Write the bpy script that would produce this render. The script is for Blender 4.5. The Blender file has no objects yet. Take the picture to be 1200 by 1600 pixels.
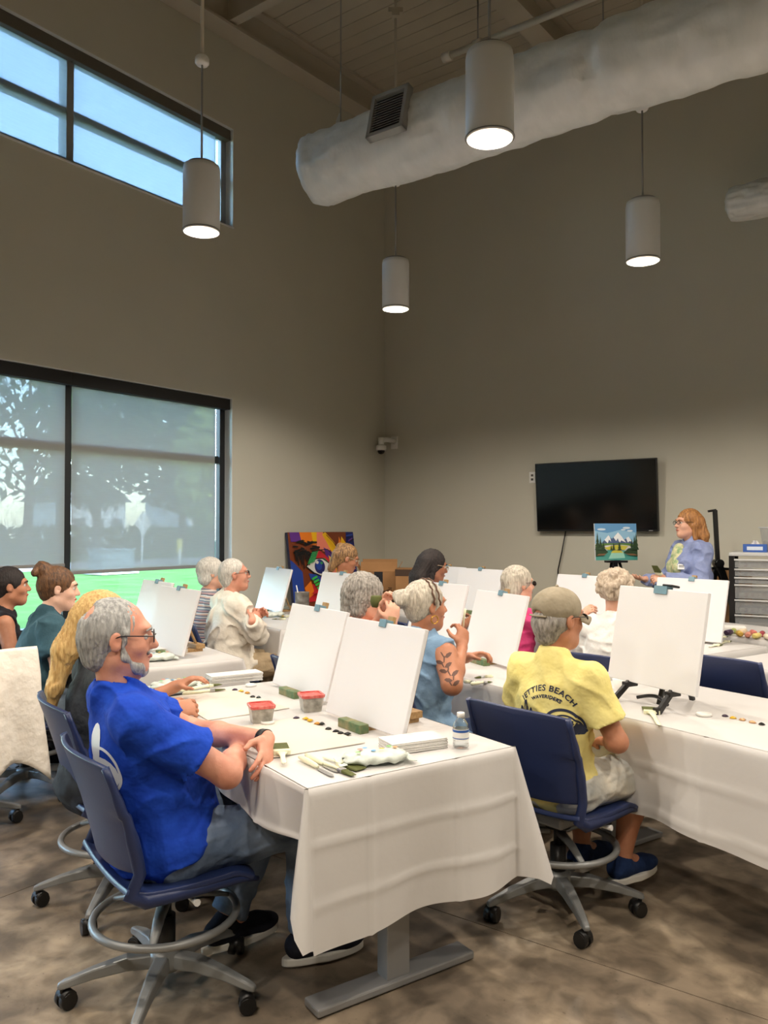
import bpy, bmesh, math, random
import numpy as np
from mathutils import Vector, Matrix
from mathutils.bvhtree import BVHTree

random.seed(7)
SC = bpy.context.scene
COL = SC.collection

# ------------------------------------------------------------------ camera
CAM_H = 1.5
FPX = 1260.0
PITCH = math.atan2(24.0, FPX)
cam_d = bpy.data.cameras.new('camera')
cam_d.sensor_fit = 'VERTICAL'
cam_d.sensor_height = 36.0
cam_d.lens = FPX / 1600.0 * 36.0
cam_d.clip_end = 400
cam = bpy.data.objects.new('camera', cam_d)
COL.objects.link(cam)
cam.location = (0, 0, CAM_H)
cam.rotation_euler = (math.pi / 2 + PITCH, 0, 0)
SC.camera = cam

# ------------------------------------------------------------------ world, sun, exposure
SC.view_settings.view_transform = 'Standard'
SC.view_settings.look = 'None'
SC.view_settings.gamma = 1.0
SC.view_settings.use_curve_mapping = False
SC.view_settings.exposure = 1.0
world = bpy.data.worlds.new('sky')
SC.world = world
world.use_nodes = True
wnt = world.node_tree
wnt.nodes.clear()
wo = wnt.nodes.new('ShaderNodeOutputWorld')
wb_ = wnt.nodes.new('ShaderNodeBackground')
wsky = wnt.nodes.new('ShaderNodeTexSky')
wsky.sky_type = 'NISHITA'
wsky.sun_disc = False
wsky.sun_elevation = math.radians(50)
wsky.sun_rotation = math.radians(126)
wsky.air_density = 1.0
wsky.dust_density = 1.0
wb_.inputs['Strength'].default_value = 2.1
wnt.links.new(wsky.outputs['Color'], wb_.inputs['Color'])
wnt.links.new(wb_.outputs['Background'], wo.inputs['Surface'])

sun_d = bpy.data.lights.new('sun', 'SUN')
sun_d.energy = 2.2
sun_d.angle = math.radians(1.0)
sun_d.color = (1.0, 0.95, 0.88)
sun_o = bpy.data.objects.new('sun', sun_d)
COL.objects.link(sun_o)
sun_o.rotation_euler = Vector((-0.50, 0.37, -0.80)).to_track_quat('-Z', 'Y').to_euler()

LAMP_W = 56.0          # watts of each pendant downlight
SC.cycles.max_bounces = 8
SC.cycles.diffuse_bounces = 5
SC.cycles.transparent_max_bounces = 12
SC.cycles.sample_clamp_indirect = 6.0
SC.cycles.caustics_reflective = False
SC.cycles.caustics_refractive = False

# ------------------------------------------------------------------ frames
def ray(px, py):
    x, y, z = (px - 600) / FPX, 1.0, (800 - py) / FPX
    c, s = math.cos(PITCH), math.sin(PITCH)
    return Vector((x, y * c - z * s, y * s + z * c))

def at(px, py, Y):
    d = ray(px, py)
    return Vector((0, 0, CAM_H)) + d * (Y / d.y)

def onz(px, py, z):
    d = ray(px, py)
    return Vector((0, 0, CAM_H)) + d * ((z - CAM_H) / d.z)

CORNER = Vector((0.01, 9.9, 0))
ROOM_A = math.atan2(-0.592, 0.806)
ROOM = Matrix.Translation(CORNER) @ Matrix.Rotation(ROOM_A, 4, 'Z')    # x: off the window wall, y: minus distance from the far wall
ROW_A = math.radians(34.0)
ROW = Matrix.Translation(Vector((-0.222, 2.347, 0))) @ Matrix.Rotation(ROW_A, 4, 'Z')   # x: across the table rows, y: along them

def row(a, b, z=0.0):
    return ROW @ Vector((a, b, z))

# ------------------------------------------------------------------ materials
def lin(c):
    o = []
    for x in c[:3]:
        x = x / 255.0
        o.append(x / 12.92 if x <= 0.04045 else ((x + 0.055) / 1.055) ** 2.4)
    return (o[0], o[1], o[2], 1.0)

MATS = {}
def mat(name, col=(200, 200, 200), rough=0.6, metal=0.0, noise=None, bump=None, col2=None, emit=None, trans=0.0, ior=1.45,
        spec=0.5, sheen=0.0, coords='Object', stretch=None):
    """procedural principled material; noise=(scale, detail) mixes col..col2, bump=(scale, strength)"""
    if name in MATS:
        return MATS[name]
    m = bpy.data.materials.new(name)
    m.use_nodes = True
    nt = m.node_tree
    b = nt.nodes['Principled BSDF']
    b.inputs['Base Color'].default_value = lin(col)
    b.inputs['Roughness'].default_value = rough
    b.inputs['Metallic'].default_value = metal
    b.inputs['Specular IOR Level'].default_value = spec
    if trans:
        b.inputs['Transmission Weight'].default_value = trans
        b.inputs['IOR'].default_value = ior
    if sheen:
        b.inputs['Sheen Weight'].default_value = sheen
    if emit:
        b.inputs['Emission Color'].default_value = lin(emit[0])
        b.inputs['Emission Strength'].default_value = emit[1]
    if noise or bump:
        tc = nt.nodes.new('ShaderNodeTexCoord')
        src = tc.outputs[coords]
        if stretch:
            mp = nt.nodes.new('ShaderNodeMapping')
            mp.inputs['Scale'].default_value = stretch
            nt.links.new(src, mp.inputs['Vector'])
            src = mp.outputs['Vector']
    if noise:
        n = nt.nodes.new('ShaderNodeTexNoise')
        n.inputs['Scale'].default_value = noise[0]
        n.inputs['Detail'].default_value = noise[1]
        nt.links.new(src, n.inputs['Vector'])
        r = nt.nodes.new('ShaderNodeValToRGB')
        r.color_ramp.elements[0].position = 0.32
        r.color_ramp.elements[1].position = 0.68
        r.color_ramp.elements[0].color = lin(col)
        r.color_ramp.elements[1].color = lin(col2 or col)
        nt.links.new(n.outputs['Fac'], r.inputs['Fac'])
        nt.links.new(r.outputs['Color'], b.inputs['Base Color'])
    if bump:
        n2 = nt.nodes.new('ShaderNodeTexNoise')
        n2.inputs['Scale'].default_value = bump[0]
        n2.inputs['Detail'].default_value = 3
        nt.links.new(src, n2.inputs['Vector'])
        bp = nt.nodes.new('ShaderNodeBump')
        bp.inputs['Strength'].default_value = bump[1]
        bp.inputs['Distance'].default_value = bump[2] if len(bump) > 2 else 0.01
        nt.links.new(n2.outputs['Fac'], bp.inputs['Height'])
        nt.links.new(bp.outputs['Normal'], b.inputs['Normal'])
    MATS[name] = m
    return m

# ------------------------------------------------------------------ mesh builder
class MB:
    def __init__(self):
        self.v, self.f, self.m, self.s = [], [], [], []

    def add(self, vs, fs, m=0, smooth=False, X=None):
        o = len(self.v)
        for p in vs:
            p = Vector(p)
            self.v.append(tuple(X @ p if X is not None else p))
        for q in fs:
            self.f.append(tuple(i + o for i in q))
            self.m.append(m)
            self.s.append(smooth)
        return self

    def box(self, x0, x1, y0, y1, z0, z1, m=0, X=None):
        vs = [(x, y, z) for z in (z0, z1) for y in (y0, y1) for x in (x0, x1)]
        return self.add(vs, [(0, 2, 3, 1), (4, 5, 7, 6), (0, 1, 5, 4), (2, 6, 7, 3), (0, 4, 6, 2), (1, 3, 7, 5)], m, False, X)

    def quadbar(self, p, q, wa, wb, up=(0, 0, 1), m=0):
        """box-section bar from p to q, wa wide sideways, wb along up"""
        p, q = Vector(p), Vector(q)
        d = (q - p).normalized()
        s = d.cross(Vector(up))
        if s.length < 1e-4:
            s = d.cross(Vector((1, 0, 0)))
        s.normalize()
        u = s.cross(d).normalized()
        s, u = s * wa / 2, u * wb / 2
        vs = [p - s - u, p + s - u, p + s + u, p - s + u, q - s - u, q + s - u, q + s + u, q - s + u]
        return self.add(vs, [(0, 1, 2, 3), (7, 6, 5, 4), (0, 4, 5, 1), (1, 5, 6, 2), (2, 6, 7, 3), (3, 7, 4, 0)], m)

    def tube(self, pts, r, n=10, closed=False, m=0, cap=True, flat=1.0):
        pts = [Vector(p) for p in pts]
        k = len(pts)
        rs = r if isinstance(r, (list, tuple)) else [r] * k
        t0 = (pts[1] - pts[0]).normalized()
        ref = Vector((0, 0, 1)) if abs(t0.z) < 0.9 else Vector((1, 0, 0))
        nrm = t0.cross(ref).normalized()
        vs = []
        for i in range(k):
            if closed:
                t = (pts[(i + 1) % k] - pts[i - 1]).normalized()
            else:
                t = (pts[min(i + 1, k - 1)] - pts[max(i - 1, 0)]).normalized()
            nrm = (nrm - t * nrm.dot(t))
            if nrm.length < 1e-6:
                nrm = t.cross(Vector((0.3, 0.5, 0.8)))
            nrm.normalize()
            bn = t.cross(nrm)
            for j in range(n):
                a = 2 * math.pi * j / n
                vs.append(pts[i] + nrm * math.cos(a) * rs[i] + bn * math.sin(a) * rs[i] * flat)
        fs = []
        for i in range(k if closed else k - 1):
            i2 = (i + 1) % k
            for j in range(n):
                j2 = (j + 1) % n
                fs.append((i * n + j, i * n + j2, i2 * n + j2, i2 * n + j))
        self.add(vs, fs, m, True)
        if cap and not closed:
            o = len(self.v) - len(vs)
            self.f.append(tuple(o + j for j in range(n))[::-1]); self.m.append(m); self.s.append(False)
            self.f.append(tuple(o + (k - 1) * n + j for j in range(n))); self.m.append(m); self.s.append(False)
        return self

    def cyl(self, p, q, r, r2=None, n=20, m=0, cap=True):
        return self.tube([p, q], [r, r if r2 is None else r2], n=n, m=m, cap=cap)

    def lathe(self, prof, n=24, X=None, m=0, smooth=True, cap=True):
        vs, fs = [], []
        for (r, z) in prof:
            for j in range(n):
                a = 2 * math.pi * j / n
                vs.append((r * math.cos(a), r * math.sin(a), z))
        k = len(prof)
        for i in range(k - 1):
            for j in range(n):
                j2 = (j + 1) % n
                fs.append((i * n + j, i * n + j2, (i + 1) * n + j2, (i + 1) * n + j))
        self.add(vs, fs, m, smooth, X)
        if cap:
            o = len(self.v) - len(vs)
            if prof[0][0] > 1e-5:
                self.f.append(tuple(o + j for j in range(n))[::-1]); self.m.append(m); self.s.append(False)
            if prof[-1][0] > 1e-5:
                self.f.append(tuple(o + (k - 1) * n + j for j in range(n))); self.m.append(m); self.s.append(False)
        return self

    def grid(self, fn, nu, nv, m=0, smooth=True, closed_u=False):
        vs = [fn(i / (nu if closed_u else nu - 1), j / (nv - 1)) for j in range(nv) for i in range(nu)]
        fs = []
        for j in range(nv - 1):
            for i in range(nu if closed_u else nu - 1):
                i2 = (i + 1) % nu
                fs.append((j * nu + i, j * nu + i2, (j + 1) * nu + i2, (j + 1) * nu + i))
        return self.add(vs, fs, m, smooth)

    def prism(self, poly, z0, z1, m=0, X=None):
        n = len(poly)
        vs = [(x, y, z0) for x, y in poly] + [(x, y, z1) for x, y in poly]
        fs = [tuple(range(n))[::-1], tuple(range(n, 2 * n))] + [(i, (i + 1) % n, n + (i + 1) % n, n + i) for i in range(n)]
        return self.add(vs, fs, m, False, X)

    def sphere(self, c, r, n=12, m=0, k=None):
        k = k or n // 2 + 1
        rx, ry, rz = (r, r, r) if not isinstance(r, (tuple, list)) else r
        c = Vector(c)
        return self.grid(lambda u, v: c + Vector((rx * math.cos(2 * math.pi * u) * math.sin(math.pi * v),
                                                  ry * math.sin(2 * math.pi * u) * math.sin(math.pi * v),
                                                  -rz * math.cos(math.pi * v))), n, k, m, True, True)

    def mesh(self, name, mats):
        me = bpy.data.meshes.new(name)
        me.from_pydata(self.v, [], self.f)
        for x in (mats if isinstance(mats, (list, tuple)) else [mats]):
            me.materials.append(x)
        me.polygons.foreach_set('material_index', self.m)
        me.polygons.foreach_set('use_smooth', self.s)
        me.update()
        return me

    def build(self, name, mats, parent=None, X=None, bevel=0.0, solid=0.0, subsurf=0):
        o = bpy.data.objects.new(name, self.mesh(name, mats))
        COL.objects.link(o)
        if parent is not None:
            o.parent = parent
        if X is not None:
            o.matrix_local = X
        if solid:
            md = o.modifiers.new('solid', 'SOLIDIFY'); md.thickness = solid; md.offset = 0
        if bevel:
            md = o.modifiers.new('bevel', 'BEVEL'); md.width = bevel; md.segments = 2
            md.limit_method = 'ANGLE'; md.angle_limit = math.radians(50)
        if subsurf:
            md = o.modifiers.new('sub', 'SUBSURF'); md.levels = subsurf; md.render_levels = subsurf
        return o

def empty(name, X=None, parent=None):
    o = bpy.data.objects.new(name, None)
    o.empty_display_size = 0.05
    COL.objects.link(o)
    if parent is not None:
        o.parent = parent
    if X is not None:
        o.matrix_local = X
    return o

def tag(o, label=None, cat=None, group=None, kind=None):
    if label: o['label'] = label
    if cat: o['category'] = cat
    if group: o['group'] = group
    if kind: o['kind'] = kind
    return o

def thing(name, label, cat, X=None, group=None):
    return tag(empty(name, X), label, cat, group)

def struct(o):
    o['kind'] = 'structure'
    return o

def place(x, y, z=0.0, deg=0.0):
    return Matrix.Translation(Vector((x, y, z))) @ Matrix.Rotation(math.radians(deg), 4, 'Z')

def copy_tree(o, parent=None):
    c = o.copy()
    COL.objects.link(c)
    c.parent = parent
    for ch in list(o.children):
        copy_tree(ch, c)
    return c
# ================================================================== the room
ROOM_W, ROOM_L, ROOM_H = 10.5, 12.5, 7.2
def deck_z(y):            # roof deck rises towards the far wall (y = 0)
    return 6.72 + 0.044 * y

m_wall = mat('wall_paint', (194, 191, 177), 0.75, noise=(1.3, 3), col2=(189, 187, 173), bump=(160, 0.05))
m_trimw = mat('window_reveal_paint', (214, 218, 216), 0.6)
m_frame = mat('dark_bronze_frame', (34, 37, 40), 0.45, metal=0.3)
m_alu = mat('grey_aluminium', (150, 156, 158), 0.45, metal=0.3)
m_steel = mat('painted_steel_beam', (182, 174, 158), 0.6)
m_deck = mat('painted_roof_deck', (186, 178, 160), 0.7, noise=(2, 2), col2=(178, 170, 152))
m_gap = mat('roof_joint_dark', (30, 28, 25), 0.9)

# concrete floor: procedural mottling, no light painted in
def floor_material():
    m = bpy.data.materials.new('polished_concrete'); m.use_nodes = True
    nt = m.node_tree; b = nt.nodes['Principled BSDF']
    tc = nt.nodes.new('ShaderNodeTexCoord')
    def noise(sc, det, dist=0.0):
        n = nt.nodes.new('ShaderNodeTexNoise'); n.inputs['Scale'].default_value = sc
        n.inputs['Detail'].default_value = det; n.inputs['Distortion'].default_value = dist
        nt.links.new(tc.outputs['Object'], n.inputs['Vector']); return n
    def ramp(n, stops):
        r = nt.nodes.new('ShaderNodeValToRGB')
        while len(r.color_ramp.elements) < len(stops): r.color_ramp.elements.new(0.5)
        for e, (p, c) in zip(r.color_ramp.elements, stops): e.position = p; e.color = lin(c)
        nt.links.new(n.outputs['Fac'], r.inputs['Fac']); return r
    big = ramp(noise(1.3, 9, 0.8), [(0.32, (92, 82, 70)), (0.45, (132, 118, 101)), (0.58, (168, 151, 129)), (0.72, (200, 183, 158))])
    fine = ramp(noise(9, 8, 0.4), [(0.35, (150, 150, 150)), (0.62, (255, 255, 255))])
    mx = nt.nodes.new('ShaderNodeMix'); mx.data_type = 'RGBA'; mx.blend_type = 'MULTIPLY'
    mx.inputs['Factor'].default_value = 0.75
    nt.links.new(big.outputs['Color'], mx.inputs['A']); nt.links.new(fine.outputs['Color'], mx.inputs['B'])
    speck = ramp(noise(60, 3), [(0.26, (110, 100, 90)), (0.33, (255, 255, 255))])
    m2 = nt.nodes.new('ShaderNodeMix'); m2.data_type = 'RGBA'; m2.blend_type = 'MULTIPLY'; m2.inputs['Factor'].default_value = 0.4
    nt.links.new(mx.outputs['Result'], m2.inputs['A']); nt.links.new(speck.outputs['Color'], m2.inputs['B'])
    nt.links.new(m2.outputs['Result'], b.inputs['Base Color'])
    rr = nt.nodes.new('ShaderNodeMapRange'); rr.inputs['To Min'].default_value = 0.32; rr.inputs['To Max'].default_value = 0.6
    nt.links.new(noise(4, 5).outputs['Fac'], rr.inputs['Value']); nt.links.new(rr.outputs['Result'], b.inputs['Roughness'])
    return m
m_floor = floor_material()

# floor in slabs with saw-cut joints between them
fl = MB(); fl.box(-0.3, ROOM_W + .3, -ROOM_L - .3, 0.3, -0.25, -0.012)
floor = struct(fl.build('floor', mat('joint_fill', (70, 62, 54), 0.9), X=ROOM))
xs = [-0.3, 2.65, 7.4, ROOM_W + .3]; ys = [-ROOM_L - .3, -8.9, -5.29, -1.7, 0.3]
for i in range(len(xs) - 1):
    for j in range(len(ys) - 1):
        g = 0.002
        s = MB(); s.box(xs[i] + g, xs[i + 1] - g, ys[j] + g, ys[j + 1] - g, -0.02, 0.0)
        s.build('floor_slab', m_floor, floor)

# window wall
WIN = dict(s0=2.52, s1=9.3)                    # metres from the corner along the wall
LZ0, LZ1, HZ0, HZ1 = 0.62, 2.76, 4.43, 5.42
T = 0.22
wl = MB()
y0, y1 = -WIN['s1'], -WIN['s0']
wl.box(-T, 0, y1, 0.2, 0, ROOM_H)
wl.box(-T, 0, -ROOM_L - .2, y0, 0, ROOM_H)
wl.box(-T, 0, y0, y1, 0, LZ0)
wl.box(-T, 0, y0, y1, LZ1, HZ0)
wl.box(-T, 0, y0, y1, HZ1, ROOM_H)
struct(wl.build('wall_left', m_wall, X=ROOM))
w = MB(); w.box(0, ROOM_W, 0, 0.2, 0, ROOM_H); struct(w.build('wall_back', m_wall, X=ROOM))
w = MB(); w.box(ROOM_W, ROOM_W + .2, -ROOM_L - .2, 0.2, 0, ROOM_H); struct(w.build('wall_right', m_wall, X=ROOM))
w = MB(); w.box(0, ROOM_W, -ROOM_L - .2, -ROOM_L, 0, ROOM_H); struct(w.build('wall_rear', m_wall, X=ROOM))

# windows: frame, mullions, transoms, panes
m_glass = bpy.data.materials.new('window_glass'); m_glass.use_nodes = True
_nt = m_glass.node_tree; _nt.nodes.remove(_nt.nodes['Principled BSDF'])
_t = _nt.nodes.new('ShaderNodeBsdfTransparent'); _t.inputs['Color'].default_value = (0.86, 0.93, 0.93, 1)
_g = _nt.nodes.new('ShaderNodeBsdfGlossy'); _g.inputs['Roughness'].default_value = 0.02
_fr = _nt.nodes.new('ShaderNodeFresnel'); _fr.inputs['IOR'].default_value = 1.3
_mx = _nt.nodes.new('ShaderNodeMixShader')
_nt.links.new(_fr.outputs[0], _mx.inputs[0]); _nt.links.new(_t.outputs[0], _mx.inputs[1]); _nt.links.new(_g.outputs[0], _mx.inputs[2])
_nt.links.new(_mx.outputs[0], _nt.nodes['Material Output'].inputs['Surface'])

BAYS = [2.60, 4.24, 5.92, 7.60, 9.22]
def window(name, z0, z1, zt, mframe):
    root = struct(empty(name, ROOM))
    rv = MB()     # lined reveal
    e = 0.006
    rv.box(-T + .03, -0.001, y1 - e, y1 + e * 0, z0, z1)
    rv.box(-T + .03, -0.001, y0, y0 + e, z0, z1)
    rv.box(-T + .03, -0.001, y0, y1, z1 - e, z1)
    rv.box(-T + .03, 0.012, y0, y1, z0, z0 + 0.014)
    rv.build('window_reveal', m_trimw, root)
    fx0, fx1 = -T + .02, -T + .12
    f = MB()
    f.box(fx0, fx1, y0, y1, z0 + .014, z0 + .085); f.box(fx0, fx1, y0, y1, z1 - .075, z1 - e)
    f.box(fx0, fx1, y0, y0 + .07, z0, z1); f.box(fx0, fx1, y1 - .07, y1 - e, z0, z1)
    f.build('window_frame', mframe, root, bevel=.004)
    for s in BAYS[1:-1]:
        k = MB(); k.box(fx0, fx1 + .02, -s - .032, -s + .032, z0 + .05, z1 - .05); k.build('mullion', mframe, root, bevel=.004)
    for i in range(4):
        k = MB(); k.box(fx0 + .01, fx1 - .01, -BAYS[i + 1], -BAYS[i], zt - .035, zt + .035); k.build('transom', mframe, root, bevel=.004)
        for (a, b) in ((z0 + .06, zt - .03), (zt + .03, z1 - .06)):
            p = MB(); p.box(-T + .065, -T + .075, -BAYS[i + 1], -BAYS[i], a, b); p.build('pane', m_glass, root)
    return root
window('window_1', LZ0, LZ1, 2.16, m_frame)
window('window_2', HZ0, HZ1, 4.90, m_alu)

# roller blinds of perforated screen fabric
def screen_fabric(name, open_, col):
    m = bpy.data.materials.new(name); m.use_nodes = True
    nt = m.node_tree; nt.nodes.remove(nt.nodes['Principled BSDF'])
    tr = nt.nodes.new('ShaderNodeBsdfTransparent'); df = nt.nodes.new('ShaderNodeBsdfDiffuse'); tl = nt.nodes.new('ShaderNodeBsdfTranslucent')
    tc = nt.nodes.new('ShaderNodeTexCoord'); n = nt.nodes.new('ShaderNodeTexNoise'); mp = nt.nodes.new('ShaderNodeMapping')
    mp.inputs['Scale'].default_value = (1, 3, 30); n.inputs['Scale'].default_value = 3
    nt.links.new(tc.outputs['Object'], mp.inputs[0]); nt.links.new(mp.outputs[0], n.inputs['Vector'])
    r = nt.nodes.new('ShaderNodeMapRange'); r.inputs['To Min'].default_value = open_ * 0.85; r.inputs['To Max'].default_value = open_ * 1.15
    nt.links.new(n.outputs['Fac'], r.inputs['Value'])
    df.inputs['Color'].default_value = lin(col); tl.inputs['Color'].default_value = lin(col)
    a = nt.nodes.new('ShaderNodeMixShader'); a.inputs[0].default_value = 0.35
    nt.links.new(df.outputs[0], a.inputs[1]); nt.links.new(tl.outputs[0], a.inputs[2])
    c = nt.nodes.new('ShaderNodeMixShader'); nt.links.new(r.outputs['Result'], c.inputs[0])
    nt.links.new(a.outputs[0], c.inputs[1]); nt.links.new(tr.outputs[0], c.inputs[2])
    nt.links.new(c.outputs[0], nt.nodes['Material Output'].inputs['Surface'])
    return m
m_screen = screen_fabric('grey_screen_fabric', 0.19, (168, 170, 166))
m_screen_hi = screen_fabric('pale_screen_fabric', 0.26, (164, 178, 186))
m_casset = mat('black_cassette', (20, 20, 21), 0.5)
m_casset2 = mat('grey_cassette', (92, 88, 78), 0.6)
m_hem = mat('grey_hem_bar', (128, 127, 124), 0.5)
WHERE = ['in the right bay of the lower window', 'beside the two dark-haired women', 'in the third lower window bay', 'in the lower window bay nearest the camera']
def blind(i, s0, s1, ztop, zbot, low):
    root = thing('roller_blind', ('grey screen roller blind pulled down ' + WHERE[i]) if low else
                 ('pale screen blind drawn over the high window, ' + ['right bay', 'second bay', 'third bay', 'bay nearest the camera'][i]),
                 'blind', ROOM, 'roller blinds of the window wall')
    x = -0.075 if low else -0.085
    c = MB(); c.box(x - .03, x + .055, -s1 + .0, -s0 - .0, ztop - .11, ztop - .008)
    c.build('cassette', m_casset if low else m_casset2, root, bevel=.004)
    f = MB(); f.box(x, x + .0015, -s1 + .028, -s0 - (.03 if i else .15), zbot, ztop - .1)
    f.build('fabric', m_screen if low else m_screen_hi, root)
    h = MB(); h.box(x - .008, x + .012, -s1 + .026, -s0 - (.028 if i else .148), zbot - .028, zbot)
    h.build('hem_bar', m_hem, root, bevel=.004)
for i in range(4):
    blind(i, BAYS[i] - (.07 if i == 0 else 0), BAYS[i + 1], LZ1, (1.145, 1.21, 1.18, 1.2)[i], True)
    blind(i, BAYS[i] - (.07 if i == 0 else 0), BAYS[i + 1], HZ1, HZ0 + .06, False)

# ceiling: boards of the roof deck, steel beams
ce = MB(); ce.add([(-.3, -ROOM_L - .3, deck_z(-ROOM_L) + .03), (ROOM_W + .3, -ROOM_L - .3, deck_z(-ROOM_L) + .03), (ROOM_W + .3, .3, deck_z(0) + .03), (-.3, .3, deck_z(0) + .03),
                   (-.3, -ROOM_L - .3, deck_z(-ROOM_L) + .2), (ROOM_W + .3, -ROOM_L - .3, deck_z(-ROOM_L) + .2), (ROOM_W + .3, .3, deck_z(0) + .2), (-.3, .3, deck_z(0) + .2)],
                  [(0, 1, 2, 3), (7, 6, 5, 4), (0, 4, 5, 1), (1, 5, 6, 2), (2, 6, 7, 3), (3, 7, 4, 0)])
ceiling = struct(ce.build('ceiling', m_gap, X=ROOM))
pl = MB(); pl.box(0.0, ROOM_W, -.087, .087, -.014, .022)
plank_mesh = pl.mesh('roof_plank', m_deck)
tilt = math.atan(0.044)
n = int(ROOM_L / 0.182)
for i in range(n):
    o = bpy.data.objects.new('roof_plank', plank_mesh); COL.objects.link(o); o.parent = ceiling
    y = -0.09 - 0.182 * i
    o.matrix_local = Matrix.Translation((0, y, deck_z(y))) @ Matrix.Rotation(tilt, 4, 'X')

def ibeam(name, x, y0, y1, zoff, depth=.30, fw=.22, tw=.02, tf=.025):
    """beam along y under the sloping deck"""
    b = MB()
    def bar(xa, xb, za, zb):
        vs = []
        for y in (y0, y1):
            d = deck_z(y) + zoff
            vs += [(xa, y, d + za), (xb, y, d + za), (xb, y, d + zb), (xa, y, d + zb)]
        b.add(vs, [(0, 1, 2, 3), (7, 6, 5, 4), (0, 4, 5, 1), (1, 5, 6, 2), (2, 6, 7, 3), (3, 7, 4, 0)])
    bar(x - fw / 2, x + fw / 2, -depth, -depth + tf)
    bar(x - tw / 2, x + tw / 2, -depth + tf, -tf)
    bar(x - fw / 2, x + fw / 2, -tf, 0)
    return struct(b.build(name, m_steel, X=ROOM))
ibeam('trim_1', 0.115, -ROOM_L, 0, -.02, depth=.33)
ibeam('trim_2', 2.42, -ROOM_L, 0, -.02, depth=.33)
ibeam('trim_3', 4.75, -ROOM_L, 0, -.02, depth=.33)
ibeam('trim_4', 7.1, -ROOM_L, 0, -.02, depth=.33)
for k, yy in enumerate((-2.72, -6.2)):        # cross members between the beams
    c = MB(); d = deck_z(yy)
    for xa, xb in ((.14, 2.40), (2.44, 4.73), (4.77, 7.08)):
        c.box(xa, xb, yy - .05, yy + .05, d - .30, d - .28); c.box(xa, xb, yy - .008, yy + .008, d - .28, d - .03)
    struct(c.build('trim_%d' % (5 + k), m_steel, X=ROOM))
# ================================================================== outside
m_grass = mat('lawn_grass', (60, 86, 46), 1.0, noise=(1.2, 6), col2=(74, 98, 58), spec=0.0)
m_road = mat('asphalt_road', (150, 152, 154), 0.9)
m_leafd = mat('tree_leaves_dark', (52, 74, 40), 0.8, noise=(3, 4), col2=(84, 108, 58))
m_leafl = mat('tree_leaves_yellow_green', (128, 150, 66), 0.8, noise=(3, 4), col2=(160, 176, 90))
m_bark = mat('bark', (92, 80, 68), 0.9, noise=(8, 4), col2=(70, 60, 50))
g = MB(); g.box(-70, -T - .02, -60, 60, -.25, -0.02); tag(g.build('lawn', m_grass, X=ROOM), 'bright green lawn outside the lower window', 'lawn', kind='structure')
g = MB(); g.box(-25, -20.5, -60, 60, -.02, 0.02); tag(g.build('road', m_road, X=ROOM), 'pale road beyond the lawn outside', 'road', kind='structure')
g = MB(); g.box(-1.2, -T - .02, -30, 20, -.02, 0.08); tag(g.build('footpath', mat('pale_concrete_path', (150, 150, 146), .9), X=ROOM), 'pale concrete path along the outside of the window wall', 'path', kind='structure')

def blob_tree(x, y, h, r, m, label, bare=False, seed=1):
    rnd = random.Random(seed)
    root = thing('tree', label, 'tree', ROOM @ Matrix.Translation((x, y, 0)), 'trees across the road')
    t = MB()
    t.tube([(0, 0, 0), (.1, .05, h * .35), (0, .1, h * .7)], [.22, .16, .06], 8)
    t.build('trunk', m_bark, root)
    b = MB()
    for i in range(26 if bare else 12):
        a = rnd.uniform(0, 6.28); z0 = h * rnd.uniform(.25, .6); L = r * rnd.uniform(.5, 1.0); up = rnd.uniform(.5, 1.4) * (1.4 if bare else .6)
        p1 = Vector((math.cos(a) * L * .5, math.sin(a) * L * .5, z0 + L * .4 * up)); p2 = Vector((math.cos(a) * L, math.sin(a) * L, z0 + L * up))
        b.tube([(0, .05, z0), p1, p2], [.06, .04, .012], 5)
    b.build('branches', m_bark, root)
    f = MB()
    cnt = 500 if bare else 3200
    for i in range(cnt):
        a, c, q = rnd.uniform(0, 6.28), rnd.uniform(-1, 1), rnd.random() ** .45
        s = math.sqrt(1 - c * c)
        p = Vector((r * q * s * math.cos(a), r * q * s * math.sin(a), h * .62 + h * .40 * q * c))
        L = rnd.uniform(.14, .34); d1 = Vector((rnd.uniform(-1, 1), rnd.uniform(-1, 1), rnd.uniform(-1, 1))).normalized(); d2 = d1.orthogonal().normalized()
        f.add([p - d1 * L, p + d2 * L * .5, p + d1 * L, p - d2 * L * .5], [(0, 1, 2, 3)])
    tag(f.build('foliage', m, root), kind='stuff')
blob_tree(-27, 14.2, 10.0, 3.0, m_leafd, 'dark full tree behind the left half of the right window bay', seed=2)
blob_tree(-27.5, 19.6, 10.0, 3.2, m_leafd, 'dark full tree behind the right half of the right window bay', seed=3)
blob_tree(-19.5, 14.5, 6.4, 1.5, m_leafl, 'yellow-green tree at the right edge of the lower window', seed=4)
blob_tree(-25, 9.7, 10.5, 2.6, m_leafd, 'thinly leaved bare tree behind the left bay of the window', bare=True, seed=5)
blob_tree(-29, 7.2, 8.6, 2.6, m_leafd, 'dark tree at the left edge of the lower window', seed=6)
hd = MB()
rnd = random.Random(11)
for i in range(5000):
    p = Vector((rnd.uniform(-36.5, -35.0), rnd.uniform(2, 46), rnd.uniform(0, 1.5) ))
    L = rnd.uniform(.14, .34); d1 = Vector((rnd.uniform(-1, 1), rnd.uniform(-1, 1), rnd.uniform(-1, 1))).normalized(); d2 = d1.orthogonal().normalized()
    hd.add([p - d1 * L, p + d2 * L * .5, p + d1 * L, p - d2 * L * .5], [(0, 1, 2, 3)])
tag(hd.build('hedge', m_leafd, X=ROOM), 'long dark hedge beyond the road outside', 'hedge', kind='stuff')
m_sid = mat('white_siding', (214, 216, 218), .7); m_rf = mat('grey_shingle_roof', (110, 108, 106), .9); m_wd = mat('house_window', (70, 80, 92), .3)
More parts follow.
